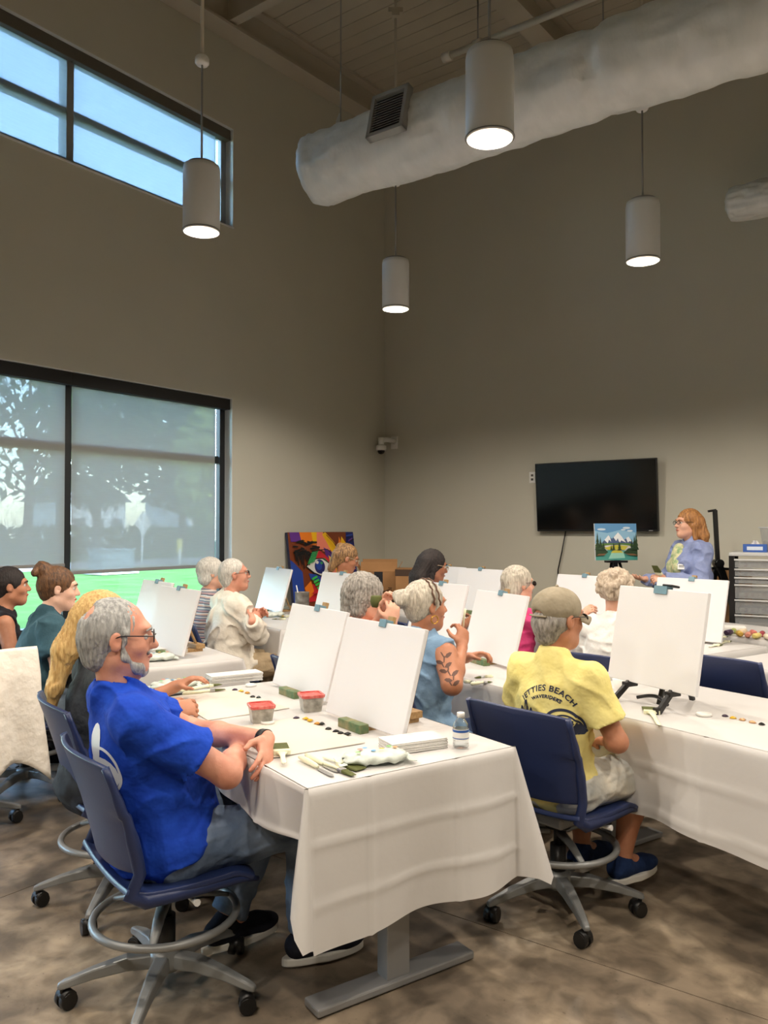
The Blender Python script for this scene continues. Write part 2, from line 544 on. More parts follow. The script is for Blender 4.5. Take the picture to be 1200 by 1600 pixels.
def house(x, y, sx, sy, h, label):
    root = thing('house', label, 'house', ROOM @ Matrix.Translation((x, y, 0)), 'houses beyond the hedge')
    b = MB(); b.box(-sx / 2, sx / 2, -sy / 2, sy / 2, 0, h); b.build('wall', m_sid, root)
    r = MB(); r.add([(-sx / 2 - .3, -sy / 2 - .3, h), (sx / 2 + .3, -sy / 2 - .3, h), (sx / 2 + .3, sy / 2 + .3, h), (-sx / 2 - .3, sy / 2 + .3, h), (0, -sy / 2 - .3, h + 1.5), (0, sy / 2 + .3, h + 1.5)],
                    [(0, 1, 4), (3, 5, 2), (1, 2, 5, 4), (0, 4, 5, 3), (0, 3, 2, 1)]); r.build('roof', m_rf, root)
    for k in range(3):
        yy = -sy / 2 + sy * (k + .5) / 3
        q = MB(); q.box(sx / 2, sx / 2 + .04, yy - .4, yy + .4, 1.0, 2.1); q.build('window', m_wd, root)
house(-43, 33.5, 5, 5, 3.4, 'white house seen faintly through the right bay blind')
house(-43, 23.5, 5, 4.2, 3.2, 'white house seen faintly through the left bay blind')
ub = thing('utility_box', 'pale blue-grey utility cabinet on the lawn', 'utility box', ROOM @ Matrix.Translation((-16.8, 7.9, 0)))
q = MB(); q.box(-.4, .4, -.6, .6, 0.1, .75); q.build('cabinet', mat('utility_paint', (150, 178, 190), .5), ub, bevel=.03)
q = MB(); q.box(-.5, .5, -.7, .7, 0, .1); q.build('plinth', mat('pale_concrete_path'), ub)
q = MB(); q.box(-.44, .44, -.64, .64, .75, .8); q.build('lid', mat('utility_paint'), ub, bevel=.01)
sg = thing('street_sign', 'yellow marker post beside the road outside', 'sign', ROOM @ Matrix.Translation((-18.4, 12.0, 0)))
q = MB(); q.cyl((0, 0, 0), (0, 0, .7), .05); q.build('post', mat('post_white', (225, 225, 222), .6), sg)
q = MB(); q.box(-.02, .02, -.12, .12, .55, 1.05); q.build('sign_plate', mat('sign_yellow', (214, 200, 60), .5), sg)
sg = thing('street_sign', 'white diamond sign on a thin post beside the road outside', 'sign', ROOM @ Matrix.Translation((-18.4, 10.3, 0)))
q = MB(); q.cyl((0, 0, 0), (0, 0, 1.3), .035); q.build('post', mat('post_white'), sg)
q = MB(); q.add([(.04, 0, 1.2), (.04, .36, 1.65), (.04, 0, 2.1), (.04, -.36, 1.65), (.07, 0, 1.2), (.07, .36, 1.65), (.07, 0, 2.1), (.07, -.36, 1.65)],
               [(3, 2, 1, 0), (4, 5, 6, 7), (0, 1, 5, 4), (1, 2, 6, 5), (2, 3, 7, 6), (3, 0, 4, 7)]); q.build('sign_plate', mat('post_white'), sg)

# ================================================================== pendants
m_lampw = mat('lamp_grey_white_enamel', (214, 217, 219), 0.34)
m_lampin = mat('lamp_reflector', (245, 240, 228), 0.25, metal=0.4)
m_bulb = mat('lamp_diffuser_lit', (255, 250, 240), 0.5, emit=((255, 240, 216), 16.0))
m_rod = mat('lamp_rod', (150, 150, 148), 0.4, metal=0.5)
UV = Vector((0.592, 0.806, 0)); VV = Vector((-0.806, 0.592, 0))
P0 = Vector((0.483, 3.65, 0))
def pendant(p, label, full=True):
    X = Matrix.Translation((p.x, p.y, 0))
    root = thing('pendant_lamp', label, 'pendant lamp', X, 'cylinder pendant lamps')
    r = .11
    b = MB(); b.lathe([(r * .93, 3.275), (r * .955, 3.27), (r, 3.282), (r, 3.64), (r * .96, 3.668), (r * .80, 3.672), (.0, 3.674)], 40, cap=False)
    b.build('shade', m_lampw, root)
    q = MB(); q.lathe([(r * .93, 3.275), (r * .90, 3.29), (r * .55, 3.42)], 40, cap=False); q.build('reflector', m_lampin, root)
    q = MB(); q.lathe([(0.0001, 3.40), (r * .60, 3.40), (r * .60, 3.42), (0.0001, 3.42)], 32, cap=False); q.build('lamp_lens', m_bulb, root)
    q = MB(); q.tube([(r * math.cos(a) * 1.0, r * math.sin(a) * 1.0, 3.278) for a in [i * 2 * math.pi / 40 for i in range(40)]], .004, 6, closed=True); q.build('rim', mat('lamp_rim', (120, 122, 122), .4), root)
    q = MB(); q.lathe([(.085, 3.672), (.085, 3.685), (.03, 3.69), (.012, 3.70)], 24); q.build('top_cap', m_rod, root)
    q = MB(); q.cyl((0, 0, 3.69), (0, 0, 4.30), .0065, n=8); q.build('stem', m_rod, root)
    q = MB(); q.lathe([(0.0001, 4.285), (.034, 4.287), (.042, 4.298), (.042, 4.325), (.034, 4.338), (.012, 4.345)], 24); q.build('coupler', mat('white_coupler', (226, 226, 224), .4), root)
    zt = deck_z((ROOM.inverted() @ Vector((p.x, p.y, 0))).y)
    q = MB(); q.cyl((0, 0, 4.34), (0, 0, zt), .010, n=8); q.build('rod', m_steel, root)
    q = MB(); q.box(-.06, .06, -.03, .03, 5.70, 5.74); q.box(-.03, .03, -.05, .05, 5.66, 5.70); q.build('clamp', m_steel, root)
    ld = bpy.data.lights.new('pendant_light', 'SPOT'); ld.energy = LAMP_W; ld.color = (1.0, 0.885, 0.75)
    ld.spot_size = math.radians(158); ld.spot_blend = 0.35; ld.shadow_soft_size = .05
    lo = bpy.data.objects.new('lamp_light', ld); COL.objects.link(lo); lo.parent = root; lo.location = (0, 0, 3.286)
    return root
pendant(P0, 'grey cylinder pendant lamp hanging nearest, in front of the duct')
pendant(P0 + UV * 2.10, 'grey cylinder pendant lamp hanging at right above the television')
pendant(P0 + VV * 1.96, 'grey cylinder pendant lamp hanging in front of the high window')
pendant(Vector((.095, 6.52, 0)), 'small grey cylinder pendant lamp hanging near the room corner')
OFF = [(-1, 0), (-1, 1), (0, -1), (1, -1), (-1, -1), (1, -2), (0, -2), (-2, 0), (-2, 1), (-2, -1)]
NMS = ['behind the camera over the front table', 'by the window behind the camera', 'over the right-hand table end', 'at the far right of the room', 'behind the camera to the right',
       'at the far right by the side wall', 'over the empty floor far right', 'far behind the camera', 'far behind the camera by the window', 'far behind the camera to the right']
for (i, j), nm in zip(OFF, NMS):
    pendant(P0 + UV * 2.1 * i + VV * 1.96 * j, 'grey cylinder pendant lamp hanging ' + nm)

# ================================================================== ducts, pipe
m_foil = mat('duct_insulation_wrap', (226, 229, 229), 0.34, noise=(5, 4), col2=(212, 216, 216), bump=(7, 0.45, .03), stretch=(1.6, .8, .8))
from mathutils import noise as mnoise
def duct(name, label, x0, x1, y, z, r, seams, X=ROOM):
    root = thing(name, label, 'duct', X)
    nx = int((x1 - x0) / .03)
    nx = min(nx, 200)
    N = 56
    xs_ = [x0 + (x1 - x0) * (i / nx) ** 1.35 for i in range(nx + 1)]
    b = MB()
    def rad(x, a):
        q = Vector((x * 2.2, math.cos(a) * 1.3, math.sin(a) * 1.3))
        d = mnoise.noise(q * 1.2) * .020 + mnoise.noise(q * 4.0 + Vector((3, 1, 0))) * .010 - .012 * (1 - abs(mnoise.noise(Vector((x * 5, math.cos(a) * 2.2 + 4, math.sin(a) * 2.2))))) ** 6
        e = x - x0
        d += mnoise.noise(Vector((x * 9, math.cos(a) * 5, math.sin(a) * 5))) * .014 * math.exp(-e * 1.7)
        for s in seams:
            t = (x - s) / .12
            d += -.022 * math.exp(-t * t * 9) + .015 * math.exp(-t * t) * mnoise.noise(Vector((x * 14, a * 6, 2)))
        k = 1.0
        if e < .06: k = 0.86 + .14 * math.sqrt(max(0, e / .06))
        sag = .02 * max(0, -math.sin(a))
        return (r + d) * k + sag
    vs, fs = [], []
    for x in xs_:
        for j in range(N):
            a = 2 * math.pi * j / N
            q = rad(x, a)
            vs.append((x, y + q * math.cos(a), z + q * math.sin(a)))
    for i in range(nx):
        for j in range(N):
            j2 = (j + 1) % N
            fs.append((i * N + j, i * N + j2, (i + 1) * N + j2, (i + 1) * N + j))
    o = len(vs)
    vs.append((x0 - .02, y, z))
    for rr in (.35, .7):
        for j in range(N):
            a = 2 * math.pi * j / N
            q = rad(x0, a) * rr * (1 + .05 * mnoise.noise(Vector((a * 2, rr, 0))))
            vs.append((x0 - .018 + .012 * mnoise.noise(Vector((math.cos(a) * 3, math.sin(a) * 3, rr * 5))), y + q * math.cos(a), z + q * math.sin(a)))
    for j in range(N):
        j2 = (j + 1) % N
        fs.append((o, o + 1 + j2, o + 1 + j)); fs.append((o + 1 + j, o + 1 + j2, o + 1 + N + j2, o + 1 + N + j)); fs.append((o + 1 + N + j, o + 1 + N + j2, j2, j))
    b.add(vs, fs, 0, True)
    b.build('insulation', m_foil, root)
    return root
DY, DZ, DR = -3.27, 4.285, .262
dct = duct('air_duct', 'large foil-wrapped round air duct running across the room', 1.72, ROOM_W - .01, DY, DZ, DR, [4.05, 6.4, 8.6])
gr = MB(); gx, gw, gh = 2.62, .155, .17
GX = ROOM @ Matrix.Translation((gx, DY - DR * .96 - .02, DZ + .075)) @ Matrix.Rotation(math.radians(-14), 4, 'X')
LG = Matrix.Translation((gx, DY - DR * .96 - .02, DZ + .075)) @ Matrix.Rotation(math.radians(-14), 4, 'X')
for (a, b_, c, d) in ((-gw, gw, gh - .03, gh), (-gw, gw, -gh, -gh + .03), (-gw, -gw + .03, -gh, gh), (gw - .03, gw, -gh, gh)):
    gr.box(a, b_, -.012, .05, c, d)
grille = gr.build('vent_grille', mat('grille_grey', (150, 152, 150), .5), dct, X=LG, bevel=.003)
gb = MB(); gb.box(-gw + .02, gw - .02, .02, .03, -gh + .02, gh - .02); gb.build('grille_back', mat('grille_dark', (46, 48, 48), .8), grille)
for i in range(13):
    s = MB(); zz = -gh + .045 + i * (2 * gh - .09) / 12
    s.add([(-gw + .03, -.006, zz - .009), (gw - .03, -.006, zz - .009), (gw - .03, .016, zz + .009), (-gw + .03, .016, zz + .009), (-gw + .03, -.004, zz - .011), (gw - .03, -.004, zz - .011), (gw - .03, .018, zz + .007), (-gw + .03, .018, zz + .007)],
          [(0, 1, 2, 3), (7, 6, 5, 4), (0, 4, 5, 1), (1, 5, 6, 2), (2, 6, 7, 3), (3, 7, 4, 0)]); s.build('slat', mat('grille_grey'), grille)
for xx in (1.98, 4.05, 6.4):
    q = MB(); q.cyl((xx, DY, DZ + DR - .03), (xx, DY, deck_z(DY)), .005, n=6); q.build('hanger_wire', m_rod, dct)
for k, (xx, yy) in enumerate(((1.98, DY - .02),)):
    q = MB(); q.tube([(xx - .02, yy, DZ + DR - .02), (xx - .01, yy, DZ + DR + .05), (xx + .005, yy, DZ + DR + .10)], [.03, .02, .006], 8, flat=.4); q.build('wrap_tail', m_foil, dct)
d2 = duct('air_duct', 'short end of a second smaller wrapped duct near the far wall', 4.14, ROOM_W - .01, -.52, 4.33, .15, [])
q = MB(); q.cyl((4.6, -.52, 4.45), (4.6, -.52, deck_z(-.52)), .005, n=6); q.build('hanger_wire', m_rod, d2)

pp = thing('sprinkler_pipe', 'pale sprinkler pipe with fittings running under the roof deck', 'pipe', ROOM)
m_pipe = mat('pipe_paint', (206, 202, 190), .5)
PY, PZ = -1.48, 6.0
q = MB(); q.cyl((1.86, PY, PZ), (ROOM_W - .02, PY, PZ), .03, n=14); q.build('pipe', m_pipe, pp)
q = MB(); q.cyl((1.78, PY, PZ), (1.87, PY, PZ), .045, n=14); q.build('end_cap', m_pipe, pp)
q = MB(); q.cyl((2.12, PY, PZ), (2.20, PY, PZ), .045, n=14); q.build('coupling', m_pipe, pp)
q = MB(); q.tube([(2.32, PY, PZ), (2.32, PY - .02, PZ - .1), (2.34, PY - .03, PZ - .16), (2.42, PY - .03, PZ - .2)], .022, 10); q.build('drop', m_pipe, pp)
q = MB(); q.cyl((2.16, PY, PZ), (2.16, PY, deck_z(PY)), .007, n=6); q.cyl((5.2, PY, PZ), (5.2, PY, deck_z(PY)), .007, n=6); q.build('hanger', m_rod, pp)

# ================================================================== things on the walls
RI = ROOM.inverted()
def onback(px, py, d=0.0):
    o = RI @ Vector((0, 0, CAM_H)); t = RI @ (Vector((0, 0, CAM_H)) + ray(px, py)); v = t - o
    return o + v * ((-d - o.y) / v.y)
def onleft(px, py, d=0.0):
    o = RI @ Vector((0, 0, CAM_H)); t = RI @ (Vector((0, 0, CAM_H)) + ray(px, py)); v = t - o
    return o + v * ((d - o.x) / v.x)
m_black = mat('black_plastic', (16, 16, 17), 0.35)
a_, b_ = onback(838, 776, .09), onback(1027.5, 772, .09)
tz0 = (onback(838, 829, .09).z + onback(1028, 830, .09).z) / 2; tz1 = (onback(838, 724, .09).z + onback(1027, 714, .09).z) / 2
tvc = ((a_.x + b_.x) / 2, 0, (tz0 + tz1) / 2); tw, th = abs(b_.x - a_.x), tz1 - tz0
tv = thing('television', 'large black flat-screen television mounted on the far wall', 'television', ROOM @ Matrix.Translation(tvc) @ Matrix.Rotation(math.radians(4), 4, 'X'))
q = MB(); q.box(-tw / 2, tw / 2, -.10, -.055, -th / 2, th / 2); q.build('bezel', m_black, tv, bevel=.006)
q = MB(); q.box(-tw / 2 + .012, tw / 2 - .012, -.103, -.0995, -th / 2 + .02, th / 2 - .012); q.build('screen', mat('tv_screen', (5, 6, 7), .12), tv)
q = MB(); q.box(-.3, .3, -.055, -.0, -.2, .2); q.build('wall_mount', m_black, tv)
q = MB(); q.box(tw / 2 - .09, tw / 2 - .05, -.1045, -.1025, -th / 2 + .006, -th / 2 + .014); q.build('logo_mark', mat('tv_logo', (150, 150, 150), .4), tv)
cb = onback(884, 831, .05)
q = MB(); c0 = onback(884, 829, .03); c1 = onback(878, 862, .03); c2 = onback(872, 890, .03); c3 = onback(871, 935, .02)
q.tube([ROOM @ c0, ROOM @ c1, ROOM @ c2, ROOM @ c3], .007, 6); tag(q.build('power_cord', m_black), 'thin black cord hanging below the television', 'cord')
pl_ = onback(832, 746, 0)
ot = thing('outlet_plate', 'white outlet plate on the wall left of the television', 'outlet', ROOM @ Matrix.Translation((pl_.x, 0, pl_.z)))
q = MB(); q.box(-.035, .035, -.008, -.001, -.06, .06); q.build('plate', mat('white_plastic', (228, 228, 224), .4), ot, bevel=.003)
for zz in (-.022, .022):
    q = MB(); q.box(-.014, .014, -.0095, -.0075, zz - .012, zz + .012); q.build('socket', mat('socket_dark', (70, 68, 64), .5), ot)

sc_p = onback(617, 692, 0)
sc = thing('security_camera', 'white dome security camera on a wall bracket in the corner', 'security camera', ROOM @ Matrix.Translation((sc_p.x, 0, sc_p.z)))
mwp = mat('white_plastic')
q = MB(); q.box(-.05, .05, -.015, -.001, -.075, .075); q.build('wall_plate', mwp, sc, bevel=.004)
q = MB(); q.tube([(0, -.01, .02), (-.03, -.11, .03), (-.06, -.20, .02)], [.035, .03, .03], 12); q.cyl((-.06, -.2, .05), (-.06, -.2, -.05), .035, n=16); q.build('bracket_arm', mwp, sc)
q = MB(); q.lathe([(.03, -.03), (.062, -.05), (.066, -.09), (.06, -.105)], 24, X=Matrix.Translation((-.06, -.2, 0))); q.build('housing', mwp, sc)
q = MB(); q.lathe([(.045, -.105), (.042, -.125), (.028, -.145), (.0001, -.152)], 24, X=Matrix.Translation((-.06, -.2, 0))); q.build('dome_lens', mat('dome_dark', (14, 14, 16), .08), sc)

# eye painting leaning on the window wall
def paint_mesh(name, shapes, W, Hh, parent, X, y=0.0):
    """flat painted shapes in 0..1 coordinates (v up), each a hair above the last"""
    b = MB(); mats = []; idx = {}
    for k, (col, poly) in enumerate(shapes):
        if col not in idx:
            idx[col] = len(mats); mats.append(mat('paint_%02x%02x%02x' % col, col, .45))
        yy = y - .0004 * (k + 1)
        b.add([((u - .5) * W, yy, v * Hh) for u, v in poly], [tuple(range(len(poly)))], idx[col])
    return b.build(name, mats, parent, X)
def stroke(x0, y0, x1, y1, wd, rnd=random.Random(3)):
    dx, dy = x1 - x0, y1 - y0; L = math.hypot(dx, dy) or 1; nx_, ny_ = -dy / L * wd / 2, dx / L * wd / 2
    j = lambda s: s * rnd.uniform(.75, 1.1)
    return [(x0 - j(nx_), y0 - j(ny_)), (x0 + dx * .5 - j(nx_), y0 + dy * .5 - j(ny_)), (x1 - j(nx_) * .8, y1 - j(ny_) * .8), (x1 + j(nx_) * .8, y1 + j(ny_) * .8), (x0 + dx * .5 + j(nx_), y0 + dy * .5 + j(ny_)), (x0 + j(nx_), y0 + j(ny_))]
def ell(cx, cy, rx, ry, n=22, a0=0, a1=360):
    return [(cx + rx * math.cos(math.radians(a0 + (a1 - a0) * i / n)), cy + ry * math.sin(math.radians(a0 + (a1 - a0) * i / n))) for i in range(n + (0 if a1 - a0 == 360 else 1))]
pa, pb = onleft(447, 830, .03), onleft(549, 828, .03)
PW, PH = abs(pb.y - pa.y), 1.46
eye = thing('abstract_painting', 'large colourful abstract painting of an eye leaning on the wall', 'painting',
            ROOM @ Matrix.Translation((.24, (pa.y + pb.y) / 2, 0)) @ Matrix.Rotation(math.radians(90), 4, 'Z') @ Matrix.Rotation(math.radians(-7.5), 4, 'X'))
q = MB(); q.box(-PW / 2, PW / 2, 0, .035, 0, PH); q.build('canvas', mat('canvas_edge_dark', (40, 44, 70), .7), eye)
brown, blk, org, yel, pnk, red, pur, blu, grn, wht, dbl = (122, 58, 30), (18, 18, 22), (236, 128, 34), (246, 190, 24), (240, 136, 112), (206, 40, 52), (98, 48, 140), (36, 70, 160), (46, 150, 84), (226, 226, 220), (28, 36, 110)
S = [(brown, [(0, 0), (1, 0), (1, 1), (0, 1)]), (blu, [(0, 0), (.16, 0), (.16, .5), (.05, .62), (0, .66)]), (org, [(.15, .86), (.40, .83), (.42, 1), (.15, 1)]), (yel, [(.35, .86), (.5, .84), (.52, 1), (.34, 1)]),
     (pnk, [(.40, .80), (.52, .74), (.66, .78), (.60, .92), (.50, 1), (.42, 1)]), (yel, [(.55, 1), (.68, .86), (.74, .72), (.66, .66), (.56, .86), (.50, .97)]), (dbl, [(.86, 0.0), (1, 0), (1, 1), (.88, 1), (.84, .6)]),
     (brown, [(.62, 1), (.88, 1), (.84, .80), (.74, .72), (.70, .86)]), (yel, [(.76, .78), (.80, .94), (.90, .80), (.84, .74)]), (org, [(.73, .80), (.76, .94), (.80, .82)]),
     (pur, [(.03, .88), (.18, .88), (.16, 1), (.02, 1)]), (pur, [(.50, .80), (.62, .74), (.70, .66), (.60, .60), (.52, .70)]), (red, [(.30, .74), (.44, .76), (.56, .66), (.62, .55), (.48, .62), (.34, .66)]),
     (grn, [(.34, .66), (.50, .66), (.60, .56), (.46, .60)]), (yel, [(.56, .70), (.66, .60), (.68, .46), (.60, .46), (.58, .58)]), (pnk, [(.52, .48), (.66, .52), (.66, .34), (.54, .36)]), (red, [(.40, .44), (.60, .46), (.54, .30), (.42, .36)]),
     (blu, [(.24, .48), (.42, .44), (.40, .36), (.26, .40)]), (red, [(.20, .12), (.42, .12), (.42, .30), (.28, .34), (.18, .30)]), (org, [(.16, .30), (.26, .38), (.30, .22), (.20, .16)]),
     (brown, [(.44, .0), (.84, .0), (.84, .3), (.60, .34), (.46, .3)]), (grn, [(.38, 0), (.56, 0), (.50, .22), (.42, .34)]), (grn, [(.02, .0), (.12, 0), (.12, .2), (.03, .2)]),
     (blk, [(.20, .565), (.26, .62), (.36, .665), (.46, .665), (.56, .60), (.61, .535), (.53, .46), (.42, .425), (.31, .47)]),
     (wht, [(.22, .565), (.27, .61), (.36, .65), (.46, .65), (.55, .59), (.59, .535), (.52, .475), (.42, .44), (.32, .485)]), (dbl, ell(.41, .555, .078, .092)), (blu, ell(.40, .57, .045, .06)), (wht, ell(.375, .61, .022, .02)), (grn, ell(.44, .60, .02, .018))]
rr_ = random.Random(5)
for i in range(26):
    x = rr_.uniform(.04, .34); y_ = rr_.uniform(.70, .88); S.append((blk, stroke(x, y_, x + rr_.uniform(.05, .12), y_ + rr_.uniform(-.02, .03), .022)))
for i in range(9):
    x = .06 + .025 * i; S.append((blk, stroke(x, rr_.uniform(.74, .80), x + .01, rr_.uniform(.52, .66), .02)))
for i in range(7):
    S.append((grn, stroke(.22 + .012 * i, .60 + .022 * i, .33 + .01 * i, .63 + .02 * i, .018)))
for i in range(8):
    S.append(((60, 190, 80), stroke(.26 + .02 * i, .40 - .04 * i, .34 + .02 * i, .43 - .04 * i, .034)))
for i in range(10):
    y_ = rr_.uniform(.62, .95); S.append(((pur, blu, blk, wht)[i % 4], stroke(rr_.uniform(.80, .9), y_, rr_.uniform(.92, .99), y_ + rr_.uniform(-.04, .04), .022)))
for i in range(6):
    S.append(((60, 190, 80), stroke(.02 + .015 * i, .02, .03 + .015 * i, rr_.uniform(.14, .22), .012)))
for i in range(5):
    S.append((red, stroke(.24 + .03 * i, .22, .30 + .03 * i, .26, .025)))
S.append((blk, stroke(.34, .76, .52, .77, .012))); S.append((blk, stroke(.52, .77, .62, .66, .012))); S.append((blk, stroke(.62, .66, .68, .5, .012))); S.append((blk, stroke(.52, .96, .62, .86, .010))); S.append((blk, stroke(.62, .86, .74, .68, .010)))
S = [((122, 58, 30), [(0, 0), (1, 0), (1, 1), (0, 1)])] + [(c_, [(u_, .42 + .58 * v_) for u_, v_ in pg]) for c_, pg in S] + [((36, 70, 160), [(0, 0), (.2, 0), (.18, .43), (0, .43)]), ((46, 150, 84), [(.38, .1), (.6, .1), (.56, .43), (.38, .43)])]
paint_mesh('painted_surface', S, PW, PH, eye, None)
# ================================================================== tables, cloths, chairs
TZ = 0.745
m_cloth = mat('white_plastic_tablecloth', (204, 202, 200), 0.42, bump=(30, 0.06))
m_tleg = mat('table_leg_grey', (142, 142, 142), 0.45, metal=0.35)
m_ttop = mat('table_top_laminate', (206, 198, 186), 0.5)

def table(label, a0, a1, b0, b1):
    root = thing('training_table', label, 'table', ROW @ Matrix.Translation(((a0 + a1) / 2, (b0 + b1) / 2, 0)), 'cloth-covered tables')
    w2, l2 = (a1 - a0) / 2, (b1 - b0) / 2
    q = MB(); q.box(-w2 + .005, w2 - .005, -l2 + .005, l2 - .005, TZ - .035, TZ - .006); q.build('table_top', m_ttop, root, bevel=.004)
    for s in (-1, 1):
        y = s * (l2 - .14)
        q = MB(); q.box(-.045, .045, y - .03, y + .03, .03, TZ - .06); q.build('leg', m_tleg, root, bevel=.004)
        q = MB(); q.box(-.31, .31, y - .045, y + .045, .006, .032); q.build('foot', m_tleg, root, bevel=.006)
        q = MB(); q.box(-.30, .30, y - .03, y + .03, TZ - .06, TZ - .035); q.build('bracket', m_tleg, root)
    return root

def cloth(label, a0, a1, b0, b1, drops, corner, seed=0, step=.02, K=22, fold=.28, creases=True):
    """drops = (left, near, right, far) mid-side drops; corner = drops at (near-left, near-right, far-right, far-left)"""
    rnd = random.Random(seed)
    z = TZ
    C = [Vector((a0, b0, z)), Vector((a1, b0, z)), Vector((a1, b1, z)), Vector((a0, b1, z))]
    NR = [Vector((0, -1, 0)), Vector((1, 0, 0)), Vector((0, 1, 0)), Vector((-1, 0, 0))]          # near, right, far, left
    D = [drops[1], drops[2], drops[3], drops[0]]
    cols = []
    ph = [rnd.uniform(0, 6.28) for _ in range(8)]
    for i in range(4):
        p, q = C[i], C[(i + 1) % 4]; L = (q - p).length; n = max(6, int(L / step))
        d = D[i]; c0, c1 = corner[i], corner[(i + 1) % 4]
        for k in range(n + 1):
            t = k / n
            e0, e1 = math.exp(-((t * L) / .16) ** 2), math.exp(-(((1 - t) * L) / .16) ** 2)
            R = d * (1 - e0 - e1) + (min(c0, d) * e0 + min(c1, d) * e1) + .012 * math.sin(t * L * 7 + ph[i]) * (1 - e0 - e1)
            cols.append((p.lerp(q, t), NR[i], R, t * L, i, None))
        n0, n1 = NR[i], NR[(i + 1) % 4]; m = 8
        dd, d2 = cols[-1][2], min(corner[(i + 1) % 4], D[(i + 1) % 4])
        for k in range(1, m):
            f = k / m; phi = f * math.pi / 2
            base = dd * (1 - f) + d2 * f
            R = min(base / max(math.cos(phi), math.sin(phi)), base * 1.22)
            cols.append((q, (n0 * math.cos(phi) + n1 * math.sin(phi)).normalized(), R, 0, i, phi))
    vs = []
    N = len(cols)
    for (p, nr, R, s, i, phi) in cols:
        for k in range(K + 1):
            r = R * k / K
            if phi is None:
                g = r / max(R, .01)
                out = .004 + .010 * min(1, r / .02) + .022 * g * math.sin(s * 9.0 + ph[i]) + .012 * g * math.sin(s * 17 + ph[i + 1]) + .008 * g
                if creases:
                    for cs in (.21, .55, .91, 1.27):
                        out += .007 * math.exp(-((s - cs) / .008) ** 2)
                    for cr in (.17, .34):
                        out += .006 * math.exp(-((r - cr) / .009) ** 2)
                vs.append(p + nr * out - Vector((0, 0, max(0, r - .006))))
            else:
                off = r * fold * math.sin(2 * phi) + .012
                vs.append(p + nr * off - Vector((0, 0, math.sqrt(max(0, r * r - (r * fold * math.sin(2 * phi)) ** 2)))))
    fs = []
    for i in range(N):
        i2 = (i + 1) % N
        for k in range(K):
            a, b = i * (K + 1) + k, i2 * (K + 1) + k
            fs.append((a, a + 1, b + 1, b))
    o = MB(); o.add(vs, fs, 0, True)
    nu, nv = 26, 44
    def top(u, v):
        a, b = a0 + (a1 - a0) * u, b0 + (b1 - b0) * v
        e = min(u, 1 - u, v, 1 - v)
        h = .0025 * min(1, e * 14) * (.5 + mnoise.noise(Vector((a * 3.1 + seed, b * 2.3, 0))) + .6 * mnoise.noise(Vector((a * 9, b * 2.5 + seed, 1))))
        return Vector((a, b, z + max(0, h)))
    o.grid(top, nu, nv)
    ob = o.build('tablecloth', m_cloth, X=ROW)
    tag(ob, label, 'tablecloth', 'white plastic tablecloths')
    return ob

TB = {}
def table_set(key, a0, b0, where, drops, corner, seed, step=.03, K=14, W=.80, L=1.53, creases=False):
    table('grey-legged training table ' + where, a0, a0 + W, b0, b0 + L)
    cloth('white plastic tablecloth over the table ' + where, a0, a0 + W, b0, b0 + L, drops, corner, seed, step, K, creases=creases)
    TB[key] = (a0, b0, W, L)
table_set('T1', 0.0, 0.0, 'nearest the camera', (.17, .47, .30, .30), (.47, .44, .3, .25), 3, step=.012, K=34, creases=True)
table_set('T2', 0.0, 2.26, 'beside the lower window', (.28, .32, .3, .3), (.32, .32, .3, .3), 5, step=.02, K=18, creases=True)
table_set('T3', 1.58, 3.30, 'in the middle row nearest the eye painting', (.26, .3, .3, .3), (.3, .3, .3, .3), 7)
table_set('T4', 1.47, 0.74, 'in front of the denim-vested woman', (.26, .3, .3, .3), (.3, .3, .3, .3), 8)
table_set('T6', 1.47, -0.92, 'in front of the man in the yellow shirt', (.38, .4, .3, .42), (.4, .4, .36, .42), 9, step=.015, K=24, creases=True)
table_set('T7', 2.95, 2.52, 'in the far row below the corner', (.26, .3, .3, .3), (.3, .3, .3, .3), 10)
table_set('T8', 2.95, 0.84, 'in front of the curly-haired woman', (.26, .3, .3, .3), (.3, .3, .3, .3), 11)
table_set('T9', 2.95, -0.86, 'in front of the empty navy chair', (.26, .3, .3, .3), (.3, .3, .3, .3), 12)
table_set('T10', 4.02, 0.55, 'of paints beside the drawer cart', (.26, .3, .3, .3), (.3, .3, .3, .3), 13, W=.7)

m_navy = mat('navy_chair_plastic', (30, 44, 84), 0.42, bump=(200, .05))
m_chgrey = mat('chair_base_grey', (136, 138, 138), 0.4, metal=0.3)
m_chblk = mat('chair_black', (20, 20, 21), 0.4)

